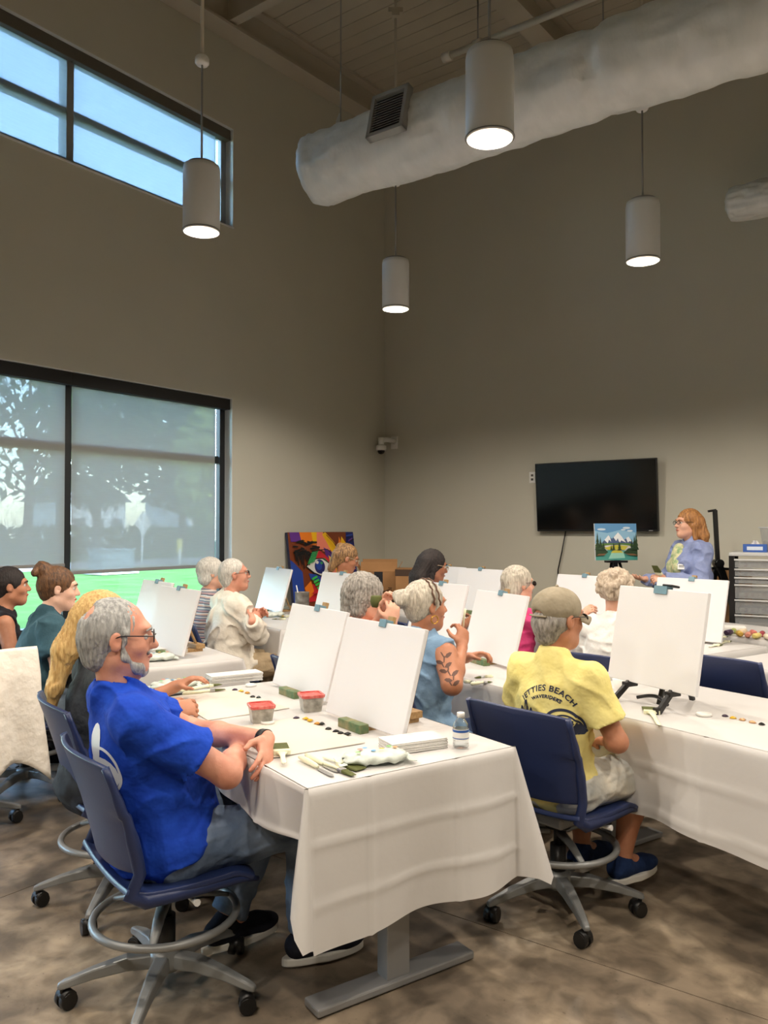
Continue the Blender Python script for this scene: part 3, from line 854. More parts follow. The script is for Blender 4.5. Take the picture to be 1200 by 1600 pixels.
def make_chair():
    root = empty('task_chair')
    SZ = .418
    def seat(u, v):
        x = (u - .5) * .47; y = -.20 + .43 * v
        rx = 1 - .14 * (2 * abs(u - .5)) ** 4 * (1 if v > .5 else .6)
        z = SZ + .018 * (2 * abs(u - .5)) ** 2 - .012 * math.sin(math.pi * v) - (.035 * ((v - .78) / .22) ** 2 if v > .78 else 0) + (.02 * ((.2 - v) / .2) ** 2 if v < .2 else 0)
        return Vector((x, y * (1 if v < .8 else rx), z))
    q = MB(); q.grid(seat, 17, 17); q.build('seat', m_navy, root, solid=.018, bevel=.004)
    def back(u, v):
        h = SZ + .065 + .35 * v
        wd = .44 + .03 * math.sin(v * 2.2)
        x = (u - .5) * wd
        y = -.20 - .075 * v - .03 * v * v + .045 * (2 * abs(u - .5)) ** 2
        z = h - .012 * (2 * abs(u - .5)) ** 3 * (1 if v > .5 else -1)
        return Vector((x, y, z))
    q = MB(); q.grid(back, 19, 17); q.build('backrest', m_navy, root, solid=.014, bevel=.003)
    for s in (-1, 1):
        q = MB()
        pts = [back(.5 + s * .5, 1.0 - .1 * k) for k in range(11)]
        pts = [p + Vector((s * .004, -.004, 0)) for p in pts]
        pts += [Vector((s * .225, -.185, SZ + .02)), Vector((s * .225, -.14, SZ - .005)), Vector((s * .225, 0, SZ - .012)), Vector((s * .225, .16, SZ - .012)), Vector((s * .22, .22, SZ - .03))]
        rs = [.012] * 3 + [.016] * 4 + [.02] * 4 + [.024, .024, .018, .014, .008]
        q.tube(pts, rs, 8, flat=.8); q.build('side_frame', m_navy, root)
    q = MB(); q.box(-.11, .11, -.13, .12, SZ - .06, SZ - .014); q.build('mechanism', m_chgrey, root, bevel=.012)
    q = MB(); q.tube([(.10, .0, SZ - .045), (.20, .01, SZ - .05), (.235, .012, SZ - .046)], [.006, .006, .011], 8); q.build('lever', mat('lever_white', (220, 220, 218), .4), root)
    q = MB(); q.cyl((0, 0, .10), (0, 0, .25), .031, n=20); q.cyl((0, 0, .25), (0, 0, SZ - .05), .018, n=16); q.lathe([(.05, SZ - .1), (.035, SZ - .09), (.03, SZ - .06)], 20); q.build('column', m_chblk, root)
    rg = MB(); N = 48
    rg.tube([(.225 * math.cos(2 * math.pi * i / N), .225 * math.sin(2 * math.pi * i / N), .255) for i in range(N)], .0125, 10, closed=True)
    ring = rg.build('foot_ring', m_chgrey, root)
    for k in range(3):
        a = math.radians(90 + 120 * k)
        q = MB(); q.tube([(.03 * math.cos(a), .03 * math.sin(a), .30), (.12 * math.cos(a), .12 * math.sin(a), .29), (.222 * math.cos(a), .222 * math.sin(a), .257)], [.022, .018, .012], 8, flat=.6); q.build('spoke', m_chgrey, ring)
    q = MB(); q.lathe([(.052, .085), (.058, .10), (.052, .135), (.034, .15)], 24); hub = q.build('base_hub', m_chgrey, root)
    for k in range(5):
        a = math.radians(90 + 72 * k + 18)
        R_ = Matrix.Rotation(a, 4, 'Z')
        q = MB()
        secs = [(.03, .115, .030, .022), (.12, .117, .027, .020), (.22, .100, .021, .016), (.305, .078, .016, .012), (.325, .072, .012, .009)]
        vs = []
        for (r, z, hw, hh) in secs:
            vs += [R_ @ Vector((r, -hw, z - hh)), R_ @ Vector((r, hw, z - hh)), R_ @ Vector((r, hw * .75, z + hh)), R_ @ Vector((r, -hw * .75, z + hh))]
        fs = [(0, 1, 2, 3)[::-1], tuple(range(16, 20))]
        for i in range(4):
            for j in range(4):
                fs.append((i * 4 + j, i * 4 + (j + 1) % 4, i * 4 + 4 + (j + 1) % 4, i * 4 + 4 + j))
        q.add(vs, fs, 0, False); q.build('leg', m_chgrey, root, bevel=.006)
        c = MB(); e = R_ @ Vector((.31, 0, 0)); t = Matrix.Rotation(a + .6, 4, 'Z')
        c.cyl(Vector((e.x, e.y, .075)), Vector((e.x, e.y, .05)), .008, n=8)
        for s in (-1, 1):
            o1 = t @ Vector((-.012, s * .005, 0)); o2 = t @ Vector((-.012, s * .026, 0))
            c.cyl(Vector((e.x + o1.x, e.y + o1.y, .0275)), Vector((e.x + o2.x, e.y + o2.y, .0275)), .0275, .0255, n=18)
        o1 = t @ Vector((-.012, -.024, 0)); o2 = t @ Vector((-.012, .024, 0))
        c.cyl(Vector((e.x + o1.x, e.y + o1.y, .036)), Vector((e.x + o2.x, e.y + o2.y, .036)), .024, n=14)
        c.build('caster', m_chblk, root)
    return root
CHAIR0 = make_chair()
_used = [False]
def chair(x, y, deg, label, sc=1.0, spin=0.0):
    """deg = world direction the sitter faces"""
    o = CHAIR0 if not _used[0] else copy_tree(CHAIR0)
    _used[0] = True
    o.matrix_local = place(x, y, 0, deg - 90) @ Matrix.Scale(sc, 4)
    return tag(o, label, 'chair', 'navy task chairs at the tables')
# ================================================================== smooth solids for bodies, clothes and hair
_rt = np.random.RandomState(12).rand(4096)
def vnoise(x, y, z):
    xi, yi, zi = np.floor(x).astype(np.int64), np.floor(y).astype(np.int64), np.floor(z).astype(np.int64)
    fx, fy, fz = x - xi, y - yi, z - zi
    fx, fy, fz = fx * fx * (3 - 2 * fx), fy * fy * (3 - 2 * fy), fz * fz * (3 - 2 * fz)
    h = lambda a, b, c: _rt[(a * 73856093 ^ b * 19349663 ^ c * 83492791) & 4095]
    l = lambda a, b, t: a + (b - a) * t
    return l(l(l(h(xi, yi, zi), h(xi + 1, yi, zi), fx), l(h(xi, yi + 1, zi), h(xi + 1, yi + 1, zi), fx), fy),
             l(l(h(xi, yi, zi + 1), h(xi + 1, yi, zi + 1), fx), l(h(xi, yi + 1, zi + 1), h(xi + 1, yi + 1, zi + 1), fx), fy), fz)
def folds(x, y, z, f=9.0):
    u = x + .25 * vnoise(x * 4 + 7, y * 4, z * 4); w = z + .25 * vnoise(x * 4, y * 4 + 3, z * 4)
    n1 = vnoise(u * f + 3, y * f, w * f * 1.7); n2 = vnoise(u * f * 2.3, y * f * 2.3 + 9, w * f * 2.9)
    return (1 - np.abs(2 * n1 - 1)) ** 2.5, n2

class SDF:
    def __init__(self):
        self.p = []
    def cap(self, a, b, ra, rb=None, k=.02, sub=False, flat=False):
        self.p.append(('c', np.array(a, float), np.array(b, float), ra, ra if rb is None else rb, k, sub, flat)); return self
    def chain(self, pts, rs, k=.02):
        for i in range(len(pts) - 1):
            self.cap(pts[i], pts[i + 1], rs[i], rs[i + 1], k)
        return self
    def ell(self, c, r, k=.02, R=None, sub=False):
        self.p.append(('e', np.array(c, float), np.array(r, float), None if R is None else np.array(R, float), None, k, sub)); return self
    def plane(self, pt, n, k=.004):
        """cut away everything on the n side of pt"""
        self.p.append(('h', np.array(pt, float), np.array(n, float) / np.linalg.norm(n), None, None, k, True)); return self
    def bbox(self, q, pad):
        if q[0] == 'c':
            r = max(q[3], q[4]) + pad
            return np.minimum(q[1], q[2]) - r, np.maximum(q[1], q[2]) + r
        r = (q[2] if q[3] is None else np.full(3, q[2].max())) + pad
        return q[1] - r, q[1] + r
    def mesh(self, h, disp=None, pad=.0):
        pos = [q for q in self.p if not q[6]]
        lo = np.min([self.bbox(q, 0)[0] for q in pos], axis=0) - 4 * h - pad
        hi = np.max([self.bbox(q, 0)[1] for q in pos], axis=0) + 4 * h + pad
        n = np.ceil((hi - lo) / h).astype(int) + 1
        F = np.full(n, .08, np.float32)
        ax = [lo[i] + h * np.arange(n[i]) for i in range(3)]
        for q in self.p:
            k = q[5]
            if q[0] == 'h':
                D = sum((ax[i] - q[1][i]).reshape([-1 if j == i else 1 for j in range(3)]) * q[2][i] for i in range(3))
                F = np.maximum(F, D.astype(np.float32)); continue
            b0, b1 = self.bbox(q, k + 3 * h + pad)
            i0 = np.clip(((b0 - lo) / h).astype(int), 0, n - 1); i1 = np.clip(((b1 - lo) / h).astype(int) + 2, 1, n)
            if np.any(i1 <= i0): continue
            sl = tuple(slice(i0[i], i1[i]) for i in range(3))
            P = [ (ax[i][sl[i]] - q[1][i]).astype(np.float32).reshape([-1 if j == i else 1 for j in range(3)]) for i in range(3)]
            if q[0] == 'c':
                ba = (q[2] - q[1]); L2 = float(ba @ ba) + 1e-12
                t = np.clip((P[0] * ba[0] + P[1] * ba[1] + P[2] * ba[2]) / L2, 0, 1)
                d = np.sqrt((P[0] - t * ba[0]) ** 2 + (P[1] - t * ba[1]) ** 2 + (P[2] - t * ba[2]) ** 2) - (q[3] + (q[4] - q[3]) * t)
                if q[7]:
                    L = math.sqrt(L2); d = np.maximum(d, (P[0] * ba[0] + P[1] * ba[1] + P[2] * ba[2]) / L - L)
            else:
                r = q[2]
                if q[3] is not None:
                    R = q[3]
                    P = [P[0] * R[0][i] + P[1] * R[1][i] + P[2] * R[2][i] for i in range(3)]
                k0 = np.sqrt((P[0] / r[0]) ** 2 + (P[1] / r[1]) ** 2 + (P[2] / r[2]) ** 2)
                k1 = np.sqrt((P[0] / r[0] ** 2) ** 2 + (P[1] / r[1] ** 2) ** 2 + (P[2] / r[2] ** 2) ** 2) + 1e-9
                d = k0 * (k0 - 1) / k1
                d = np.where(k0 < 1e-3, -r.min(), d)
            d = d.astype(np.float32); o = F[sl]
            if q[6]:
                d = -d; hh = np.maximum(k - np.abs(o - d), 0) / k; F[sl] = np.maximum(o, d) + hh * hh * k * .25
            else:
                hh = np.maximum(k - np.abs(o - d), 0) / k; F[sl] = np.minimum(o, d) - hh * hh * k * .25
        if disp is not None:
            near = np.abs(F) < .03 + 3 * h
            I = np.nonzero(near)
            F[I] += disp(ax[0][I[0]], ax[1][I[1]], ax[2][I[2]]).astype(np.float32)
        F[0], F[-1], F[:, 0], F[:, -1], F[:, :, 0], F[:, :, -1] = .05, .05, .05, .05, .05, .05
        return nets(F, lo, h)

def nets(F, lo, h):
    S = F < 0
    a = S[:-1, :-1, :-1].astype(np.int8)
    cnt = np.zeros_like(a)
    offs = [(i, j, k) for i in (0, 1) for j in (0, 1) for k in (0, 1)]
    nx, ny, nz = a.shape
    sl = lambda o: (slice(o[0], o[0] + nx), slice(o[1], o[1] + ny), slice(o[2], o[2] + nz))
    for o in offs: cnt += S[sl(o)]
    act = (cnt > 0) & (cnt < 8)
    I = np.array(np.nonzero(act)).T
    idx = np.full(act.shape, -1, np.int64); idx[act] = np.arange(len(I))
    acc = np.zeros((len(I), 3)); num = np.zeros(len(I))
    vals = {o: F[I[:, 0] + o[0], I[:, 1] + o[1], I[:, 2] + o[2]] for o in offs}
    for o in offs:
        for axi in range(3):
            if o[axi]: continue
            p = list(o); p[axi] = 1; p = tuple(p)
            f0, f1 = vals[o], vals[p]
            m = (f0 < 0) != (f1 < 0)
            t = f0[m] / (f0[m] - f1[m])
            c = np.tile(np.array(o, float), (m.sum(), 1)); c[:, axi] = t
            acc[m] += c; num[m] += 1
    V = (I + acc / num[:, None]) * h + lo
    Q = []
    for axi in range(3):
        s0 = [slice(None)] * 3; s1 = [slice(None)] * 3
        s0[axi] = slice(0, -1); s1[axi] = slice(1, None)
        A, B = S[tuple(s0)], S[tuple(s1)]
        E = np.array(np.nonzero(A != B)).T
        u, v = (axi + 1) % 3, (axi + 2) % 3
        ok = (E[:, u] > 0) & (E[:, v] > 0); E = E[ok]
        inside = A[E[:, 0], E[:, 1], E[:, 2]]
        def cell(du, dv):
            c = E.copy(); c[:, u] -= du; c[:, v] -= dv
            return idx[c[:, 0], c[:, 1], c[:, 2]]
        q = np.stack([cell(1, 1), cell(0, 1), cell(0, 0), cell(1, 0)], 1)
        q[~inside] = q[~inside][:, ::-1]
        Q.append(q)
    Q = np.concatenate(Q)
    Q = Q[(Q >= 0).all(1)]
    return V, Q

def sdf_object(name, sdf, h, material, parent, disp=None, pad=0.0):
    V, Q = sdf.mesh(h, disp, pad)
    me = bpy.data.meshes.new(name)
    me.vertices.add(len(V)); me.vertices.foreach_set('co', V.astype(np.float32).ravel())
    me.loops.add(Q.size); me.loops.foreach_set('vertex_index', Q.astype(np.int32).ravel())
    me.polygons.add(len(Q)); me.polygons.foreach_set('loop_start', np.arange(0, Q.size, 4, dtype=np.int32))
    me.polygons.foreach_set('use_smooth', np.ones(len(Q), bool))
    me.materials.append(material)
    me.update(calc_edges=True)
    o = bpy.data.objects.new(name, me); COL.objects.link(o)
    if parent is not None: o.parent = parent
    return o

def bvh_of(o):
    me = o.data
    return BVHTree.FromPolygons([v.co.copy() for v in me.vertices], [tuple(p.vertices) for p in me.polygons])
# ================================================================== people
def v3(*a): return np.array(a, float)
def unit(v): v = np.asarray(v, float); return v / (np.linalg.norm(v) + 1e-9)
def rotax(v, ax, ang):
    ax = unit(ax); c, s = math.cos(ang), math.sin(ang)
    return v * c + np.cross(ax, v) * s + ax * (ax @ v) * (1 - c)

def skin_mat(name, c1, c2):
    m = mat('skin_' + name, c1, 0.5, noise=(14, 4), col2=c2, bump=(120, .08))
    return m
SK = {'fair': skin_mat('fair', (206, 152, 126), (222, 172, 148)), 'ruddy': skin_mat('ruddy', (196, 130, 106), (214, 156, 132)),
      'tan': skin_mat('tan', (170, 112, 82), (188, 130, 100)), 'brown': skin_mat('brown', (150, 98, 72), (168, 114, 86)), 'pale': skin_mat('pale', (216, 168, 144), (230, 186, 164))}
m_eyew = mat('eye_white', (206, 198, 190), .3); m_iris = mat('iris_dark', (50, 44, 40), .3); m_lip = mat('lip', (176, 98, 90), .5)

def cloth_mat(name, c1, c2=None, rough=.85, stretch=None, sc=20):
    return mat('cloth_' + name, c1, rough, noise=(sc, 5), col2=c2 or tuple(min(255, x + 10) for x in c1), bump=(13, .6, .025), stretch=stretch, spec=.2)
def hair_mat(name, c1, c2):
    return mat('hair_' + name, c1, .68 if sum(c1) < 90 else .55, noise=(26, 6), col2=c2, bump=(60, .5), stretch=(3.5, 3.5, .7))

def hand(S, W, d, nrm, side, curl=.4, s=1.0, pinch=False):
    d, nrm = unit(d), unit(nrm); nrm = unit(nrm - d * (nrm @ d))
    t = np.cross(d, nrm) * side
    W = np.asarray(W, float)
    R = np.stack([d, t, nrm], 1)
    S.ell(W + d * .046 * s, v3(.052, .041, .0165) * s, .012, R)
    S.ell(W + d * .03 * s + t * .022 * s + nrm * .006 * s, v3(.032, .018, .017) * s, .010, R)
    L = [.070, .078, .073, .058]
    for i in range(4):
        b = W + (d * (.082 - .004 * abs(i - 1)) + t * (.0305 - .0205 * i)) * s
        f, p = unit(d + t * (.10 - .07 * i)), b
        for j, (fr, an) in enumerate(((.46, 42), (.31, 62), (.23, 38))):
            f = rotax(f, t * side * -1 if False else np.cross(f, nrm), math.radians(an) * curl * (1 + .12 * i) * (1.0 if not (pinch and i < 2) else .9))
            q = p + f * L[i] * fr * s
            S.cap(p, q, (.0092 - .0008 * j) * s, (.0086 - .0009 * j) * s, .004); p = q
    b = W + (d * .022 + t * .034) * s; f = unit(d * .62 + t * .62 + nrm * (.35 + .3 * curl))
    q = b + f * .042 * s; S.cap(b, q, .0125 * s, .0105 * s, .008)
    f = unit(f + d * .55 - t * .45 * curl + nrm * .25 * curl); S.cap(q, q + f * .032 * s, .0102 * s, .0086 * s, .004)

def person(label, X, hz=.505, s=1.0, lean=6, side=0, twist=0, bw=1.0, belly=0.0, bust=0.0, head_yaw=0, head_pitch=0, neck_fwd=.02, skin='fair',
           armR=None, armL=None, sleeve='short', armk=1.0, shirt=None, shirt_name='shirt', legs=None, pants=None, shorts=False, shoes=None, hair=None, hairm=None,
           vox=.009, glasses=None, beard=None, beardm=None, stand=False, cap=None, loose=1.0, hide_legs=False, hs=1.0, top_cut=None, long_hem=0.0, skirt_hem=None, barefoot=False, collar=None):
    root = thing('person', label, 'person', X)
    d = unit(v3(math.sin(math.radians(side)), math.sin(math.radians(lean)), math.cos(math.radians(lean))))
    tw = math.radians(twist)
    rt = unit(np.cross(v3(-math.sin(tw), math.cos(tw), 0), d)); fw = np.cross(d, rt)
    R = np.stack([rt, fw, d], 1)
    Hc = v3(0, 0, hz); at_ = lambda r, f, u: Hc + (rt * r + fw * f + d * u) * s
    NB = at_(0, -.01, .515); SR, SL = at_(.158 * bw ** .5, -.005, .440), at_(-.158 * bw ** .5, -.005, .440)
    # head frame
    hy, hp = math.radians(head_yaw), math.radians(head_pitch)
    base = rt; hf = rotax(v3(-math.sin(tw), math.cos(tw), 0), v3(0, 0, 1), hy); hr = np.cross(hf, v3(0, 0, 1))
    hf2 = rotax(hf, hr, -hp); hu = np.cross(hr, hf2)
    HC = NB + d * .10 * s + v3(0, 0, .055) * s + hf * neck_fwd * s
    hk = hs * (s * .5 + .5)
    H = lambda x, y, z: HC + (hr * x + hf2 * y + hu * z) * hk
    RH = np.stack([hr, hf2, hu], 1)
    HM = Matrix(((hr[0] * hk, hf2[0] * hk, hu[0] * hk, HC[0]), (hr[1] * hk, hf2[1] * hk, hu[1] * hk, HC[1]), (hr[2] * hk, hf2[2] * hk, hu[2] * hk, HC[2]), (0, 0, 0, 1)))
    # ---- body: one continuous skin
    B = SDF()
    B.ell(H(0, -.014, .030), v3(.075, .094, .088) * hk, .03, RH).ell(H(0, .028, -.028), v3(.060, .066, .086) * hk, .03, RH)
    B.ell(H(0, .052, -.088), v3(.034, .036, .028) * hk, .03, RH).cap(H(-.045, -.0, -.068), H(0, .06, -.098), .022 * hk, .02 * hk, .03).cap(H(.045, -.0, -.068), H(0, .06, -.098), .022 * hk, .02 * hk, .03)
    B.ell(H(0, .078, .030), v3(.050, .017, .013) * hk, .02, RH)
    B.cap(H(0, .090, .012), H(0, .110, -.026), .0075 * hk, .0125 * hk, .010); B.ell(H(.011, .100, -.030), v3(.008, .010, .008) * hk, .006, RH).ell(H(-.011, .100, -.030), v3(.008, .010, .008) * hk, .006, RH)
    B.ell(H(0, .086, -.060), v3(.022, .013, .013) * hk, .012, RH)
    for e in (-1, 1):
        B.ell(H(e * .036, .062, -.028), v3(.022, .022, .022) * hk, .02, RH)
        B.ell(H(e * .031, .098, .003), v3(.016, .016, .0075) * hk, .010, RH, sub=True)
        B.ell(H(e * .078, -.006, -.008), v3(.009, .019, .031) * hk, .006, RH); B.ell(H(e * .086, .002, -.004), v3(.006, .010, .016) * hk, .005, RH, sub=True)
    B.cap(H(0, -.022, -.05), NB - d * .03 * s, .050 * hk, .056 * s * bw ** .5, .03)
    B.cap(NB - d * .05 * s, at_(0, 0.01, .34), .050 * s, .095 * s, .05).cap(at_(0, 0, .36), Hc, .10 * s * bw, .10 * s * bw, .05)
    B.cap(SR, SL, .046 * s * armk ** .5, .046 * s * armk ** .5, .04)
    B.cap(NB - d * .05 * s, SR, .034 * s, .042 * s, .03).cap(NB - d * .05 * s, SL, .034 * s, .042 * s, .03)
    arms = {}
    for e, sj, arm in ((1, SR, armR), (-1, SL, armL)):
        a = dict(elbow=(e * .25, .12, hz + .20), wrist=(e * .13, .36, .80), dir=None, nrm=(0, 0, -1), curl=.45)
        if arm: a.update(arm)
        E, W = v3(*a['elbow']), v3(*a['wrist'])
        hd = unit(W - E) if a['dir'] is None else unit(a['dir'])
        B.cap(sj, E, .050 * s * armk, .040 * s * armk, .03).cap(E, E * .62 + W * .38, .041 * s * armk, .039 * s * armk ** .5, .02).cap(E * .62 + W * .38, W, .039 * s * armk ** .5, .026 * s, .02)
        B.cap(W, W + hd * .02, .025 * s, .024 * s, .015)
        hand(B, W + hd * .008, hd, a['nrm'], e, a['curl'], (s * .5 + .5))
        arms[e] = (sj, E, W, hd)
    lg = {}
    for e in (-1, 1):
        hj = Hc + (rt * e * .088 - d * .01) * s
        if stand:
            kn, an = v3(e * .09, .015, .47 * s), v3(e * .10, -.02, .08); ft = v3(e * .3, 1, 0)
        else:
            kn, an, ft = v3(e * .15, .44 * s, hz - .02), v3(e * .16, .42 * s, .09), v3(e * .15, 1, 0)
        if legs and e in legs:
            kn, an, ft = v3(*legs[e][0]), v3(*legs[e][1]), v3(*legs[e][2])
        lg[e] = (hj, kn, an, unit(ft))
        kk = 1.0 if shorts else .72
        if not hide_legs:
            B.cap(hj, kn, .080 * s * kk * bw ** .5, .056 * s * kk, .03).cap(kn, kn * .55 + an * .45, .052 * s * kk, .054 * s * kk, .02).cap(kn * .55 + an * .45, an, .054 * s * kk, .034 * s * min(1, kk + .15), .02)
            B.cap(an, an + lg[e][3] * .13 - v3(0, 0, .045), .034 * s, .028 * s, .02)
    sdf_object('body', B, vox, SK[skin], root)
    # ---- eyes, lips, brows
    for e in (-1, 1):
        q = MB(); q.sphere((e * .031, .0765, .004), .0120, 12); q.build('eye', m_eyew, root, X=HM)
        q = MB(); q.sphere((e * .031, .0855, .004), (.0058, .0040, .0058), 10); q.build('iris', m_iris, root, X=HM)
        q = MB(); q.tube([(e * .014, .098, .024), (e * .032, .096, .030), (e * .050, .082, .024)], [.003, .004, .002], 6); q.build('eyebrow', hairm if hairm else m_iris, root, X=HM)
    q = MB(); q.tube([(-.022, .089, -.061), (-.008, .099, -.059), (.008, .099, -.059), (.022, .089, -.061)], [.002, .0055, .0055, .002], 8); q.build('lips', m_lip, root, X=HM)
    # ---- shirt
    if shirt is not None:
        C = SDF(); g = .012 * loose
        if stand: C.ell(at_(0, 0, .0), v3(.165 * bw, .125 * bw, .15) * s + g, .05, R)
        else: C.ell(at_(0, .005, .015), v3(.174 * bw, .145 * bw, .115) * s + g, .05, R)
        C.ell(at_(0, .005 + belly * .4, .17), v3(.146 * bw, .112 * bw + belly * .6, .14) * s + g, .06, R)
        C.ell(at_(0, .0, .32), v3(.150 * bw ** .7, .110 * bw ** .5, .15) * s + g, .06, R)
        if bust:
            for e in (-1, 1): C.ell(at_(e * .07, .095, .32), v3(.062, .05, .06) * s * bust + g * .5, .05, R)
        shk = 1.0 if sleeve != 'none' else .72
        C.cap(SR, SL, .050 * s * armk ** .5 + g * .4, None, .05)
        C.cap(NB - d * .045 * s, SR, .045 * s + g * .3, .048 * s + g * .3, .04).cap(NB - d * .045 * s, SL, .045 * s + g * .3, .048 * s + g * .3, .04)
        C.cap(NB - d * .06 * s, NB - d * .005 * s - fw * .004, .066 * s * bw ** .5, .0625 * s * bw ** .5, .03)
        for e in (1, -1):
            sj, E, W, hd = arms[e]
            if sleeve == 'short':
                m_ = sj * .34 + E * .66; C.cap(sj, m_, .052 * s * armk + g * .6, .053 * s * armk + g * 1.2, .04, flat=True)
                C.plane_cut = None
            elif sleeve == 'long':
                C.cap(sj, E, .052 * s * armk + g * .6, .046 * s * armk + g * .6, .04).cap(E, W, .046 * s * armk + g * .6, .033 * s + g * .5, .03, flat=True)
            elif sleeve == 'half':
                m_ = sj * .05 + E * .95; C.cap(sj, m_, .052 * s * armk + g * .6, .048 * s * armk + g, .04, flat=True)
        if long_hem:
            for e in (-1, 1):
                hj, kn, an, ft = lg[e]; C.cap(hj, hj + (kn - hj) * long_hem, .11 * s * bw, .10 * s * bw, .05)
        if skirt_hem is not None: C.p += skirt_hem
        # neck hole and head clearance
        C.cap(NB + d * .035 * s + fw * .012, NB + d * .14 * s + fw * .02, .060 * s * bw ** .4, .075 * s, .008, sub=True)
        if sleeve == 'none':
            for e in (1, -1):
                sj, E, W, hd = arms[e]; C.ell(sj + rt * e * .062 * s - d * .02 * s, v3(.052, .085, .105) * s * armk ** .5, .015, R, sub=True)
        if sleeve == 'short':
            pass
        def wr(x, y, z):
            r1, n2 = folds(x + .37 * len(label), y, z)
            return (-.0105 * r1 + .006 * (n2 - .5)) * loose
        so = sdf_object(shirt_name, C, vox, shirt, root, wr)
    else:
        so = None
    # ---- trousers
    if pants is not None and not hide_legs:
        C = SDF()
        C.ell(at_(0, -.005, -.005), v3(.165 * bw, .135 * bw, .11) * s, .05, R)
        for e in (-1, 1):
            hj, kn, an, ft = lg[e]
            if shorts:
                kq = hj + (kn - hj) * .90; C.cap(hj, kq, .098 * s * bw ** .6, .086 * s, .04, flat=True)
            else:
                C.cap(hj, kn, .098 * s * bw ** .6, .074 * s, .04).cap(kn, an + (kn - an) * .08, .072 * s, .060 * s, .03, flat=True)
        def wr2(x, y, z):
            r1, n2 = folds(x * 1.1 + 5, y * .9, z * 1.2, 10)
            return -.010 * r1 + .006 * (n2 - .5)
        sdf_object('shorts' if shorts else 'trousers', C, vox, pants, root, wr2)
    if shoes is not None and not hide_legs:
        for e in (-1, 1):
            hj, kn, an, ft = lg[e]; f = unit(v3(ft[0], ft[1], 0)); z0 = an[2] - .055
            lat = np.cross(f, v3(0, 0, 1)); RR = np.stack([f, lat, v3(0, 0, 1)], 1)
            S2 = SDF(); S2.cap(an - f * .035 - v3(0, 0, .03), an + f * .12 - v3(0, 0, .04), .042 * s, .038 * s, .03).ell(an + f * .155 - v3(0, 0, .045), v3(.06, .042, .03) * s, .03, RR).cap(an, an - v3(0, 0, .02), .042 * s, .043 * s, .02)
            S2.plane((0, 0, z0 - .018), (0, 0, -1)); sh = sdf_object('shoe', S2, max(vox * .9, .006), shoes[0], root)
            q = MB(); pts = []
            for k in range(28):
                a = 2 * math.pi * k / 28; ca, sa = math.cos(a), math.sin(a)
                wv = .046 * (1.0 if ca > 0 else .86); p = an + f * (.062 + .152 * ca) + lat * wv * sa; pts.append((p[0], p[1]))
            q.prism(pts, z0 - .034, z0 - .006); q.build('sole', shoes[1], sh, bevel=.006)
    # ---- hair
    hh = None
    if hair:
        Hs = SDF(); curly = False; amp = .0022
        def base(r=(.083, .102, .096), c=(0, -.020, .030), k=.02): Hs.ell(H(*c), v3(*r) * hk, k, RH)
        def facecut(y=.105, z=-.035, r=(.075, .075, .105)): Hs.ell(H(0, y, z), v3(*r) * hk, .015, RH, sub=True)
        if hair == 'balding':
            Hs.ell(H(0, -.022, .026), v3(.0805, .099, .0965) * hk, .02, RH)
            Hs.cap(H(0, -.055, -.055), H(0, -.07, -.02), .054 * hk, .05 * hk, .03)
            for e in (-1, 1): Hs.cap(H(e * .070, .018, .02), H(e * .071, .014, -.02), .010 * hk, .008 * hk, .012)
            Hs.ell(H(.012, -.100, .090), v3(.046, .030, .036) * hk, .012, RH, sub=True)
            Hs.ell(H(0, .110, .02), v3(.10, .058, .092) * hk, .015, RH, sub=True); facecut(.07, -.09, (.09, .068, .07)); amp = .003
            for e in (-1, 1): Hs.ell(H(e * .086, -.004, -.014), v3(.016, .022, .034) * hk, .006, RH, sub=True)
        elif hair == 'crop':
            base((.0805, .0985, .093)); Hs.cap(H(0, -.05, -.05), H(0, -.07, -.02), .055 * hk, .05 * hk, .03); facecut(.11, -.02, (.085, .06, .075)); facecut(.075, -.09, (.09, .075, .075))
            for e in (-1, 1): Hs.ell(H(e * .084, -.004, -.014), v3(.02, .024, .034) * hk, .008, RH, sub=True)
        elif hair == 'short':
            base((.089, .110, .102)); Hs.cap(H(-.03, -.06, -.05), H(.03, -.06, -.05), .052 * hk, None, .03); facecut(.120, -.03, (.085, .06, .085)); facecut(.075, -.10, (.09, .08, .07)); amp = .004
        elif hair == 'bob':
            base((.094, .116, .106)); Hs.cap(H(.05, -.03, -.03), H(.055, -.03, -.085), .045 * hk, .04 * hk, .03).cap(H(-.05, -.03, -.03), H(-.055, -.03, -.085), .045 * hk, .04 * hk, .03).cap(H(0, -.07, -.02), H(0, -.07, -.09), .062 * hk, .05 * hk, .03); facecut(.115, -.045, (.078, .062, .10)); amp = .006
        elif hair == 'curly':
            curly = True; rnd = random.Random(4); base((.095, .112, .10), (0, -.02, .035))
            for i in range(90):
                a, c = rnd.uniform(0, 6.28), rnd.uniform(-.6, 1); q_ = math.sqrt(1 - c * c)
                x, y, z = .094 * q_ * math.cos(a), -.024 + .108 * q_ * math.sin(a), .03 + .098 * c
                if y > .055 and z < .06: continue
                Hs.ell(H(x, y, z), v3(.020, .020, .020) * rnd.uniform(.8, 1.25), .008)
            facecut(.125, -.03, (.08, .065, .085)); amp = .003
        elif hair in ('bun', 'topbun', 'tail', 'clip'):
            base((.086, .105, .099)); Hs.cap(H(0, -.05, -.035), H(0, -.065, -.01), .055 * hk, .05 * hk, .03); facecut(.115, -.03, (.082, .060, .085)); facecut(.08, -.10, (.09, .085, .07))
            for e in (-1, 1): Hs.ell(H(e * .087, .0, -.014), v3(.02, .024, .034) * hk, .008, RH, sub=True)
            if hair == 'bun': Hs.ell(H(0, -.128, .035), v3(.05, .042, .046) * hk, .015, RH); Hs.cap(H(-.03, -.15, .05), H(.02, -.155, .015), .022, .018, .01)
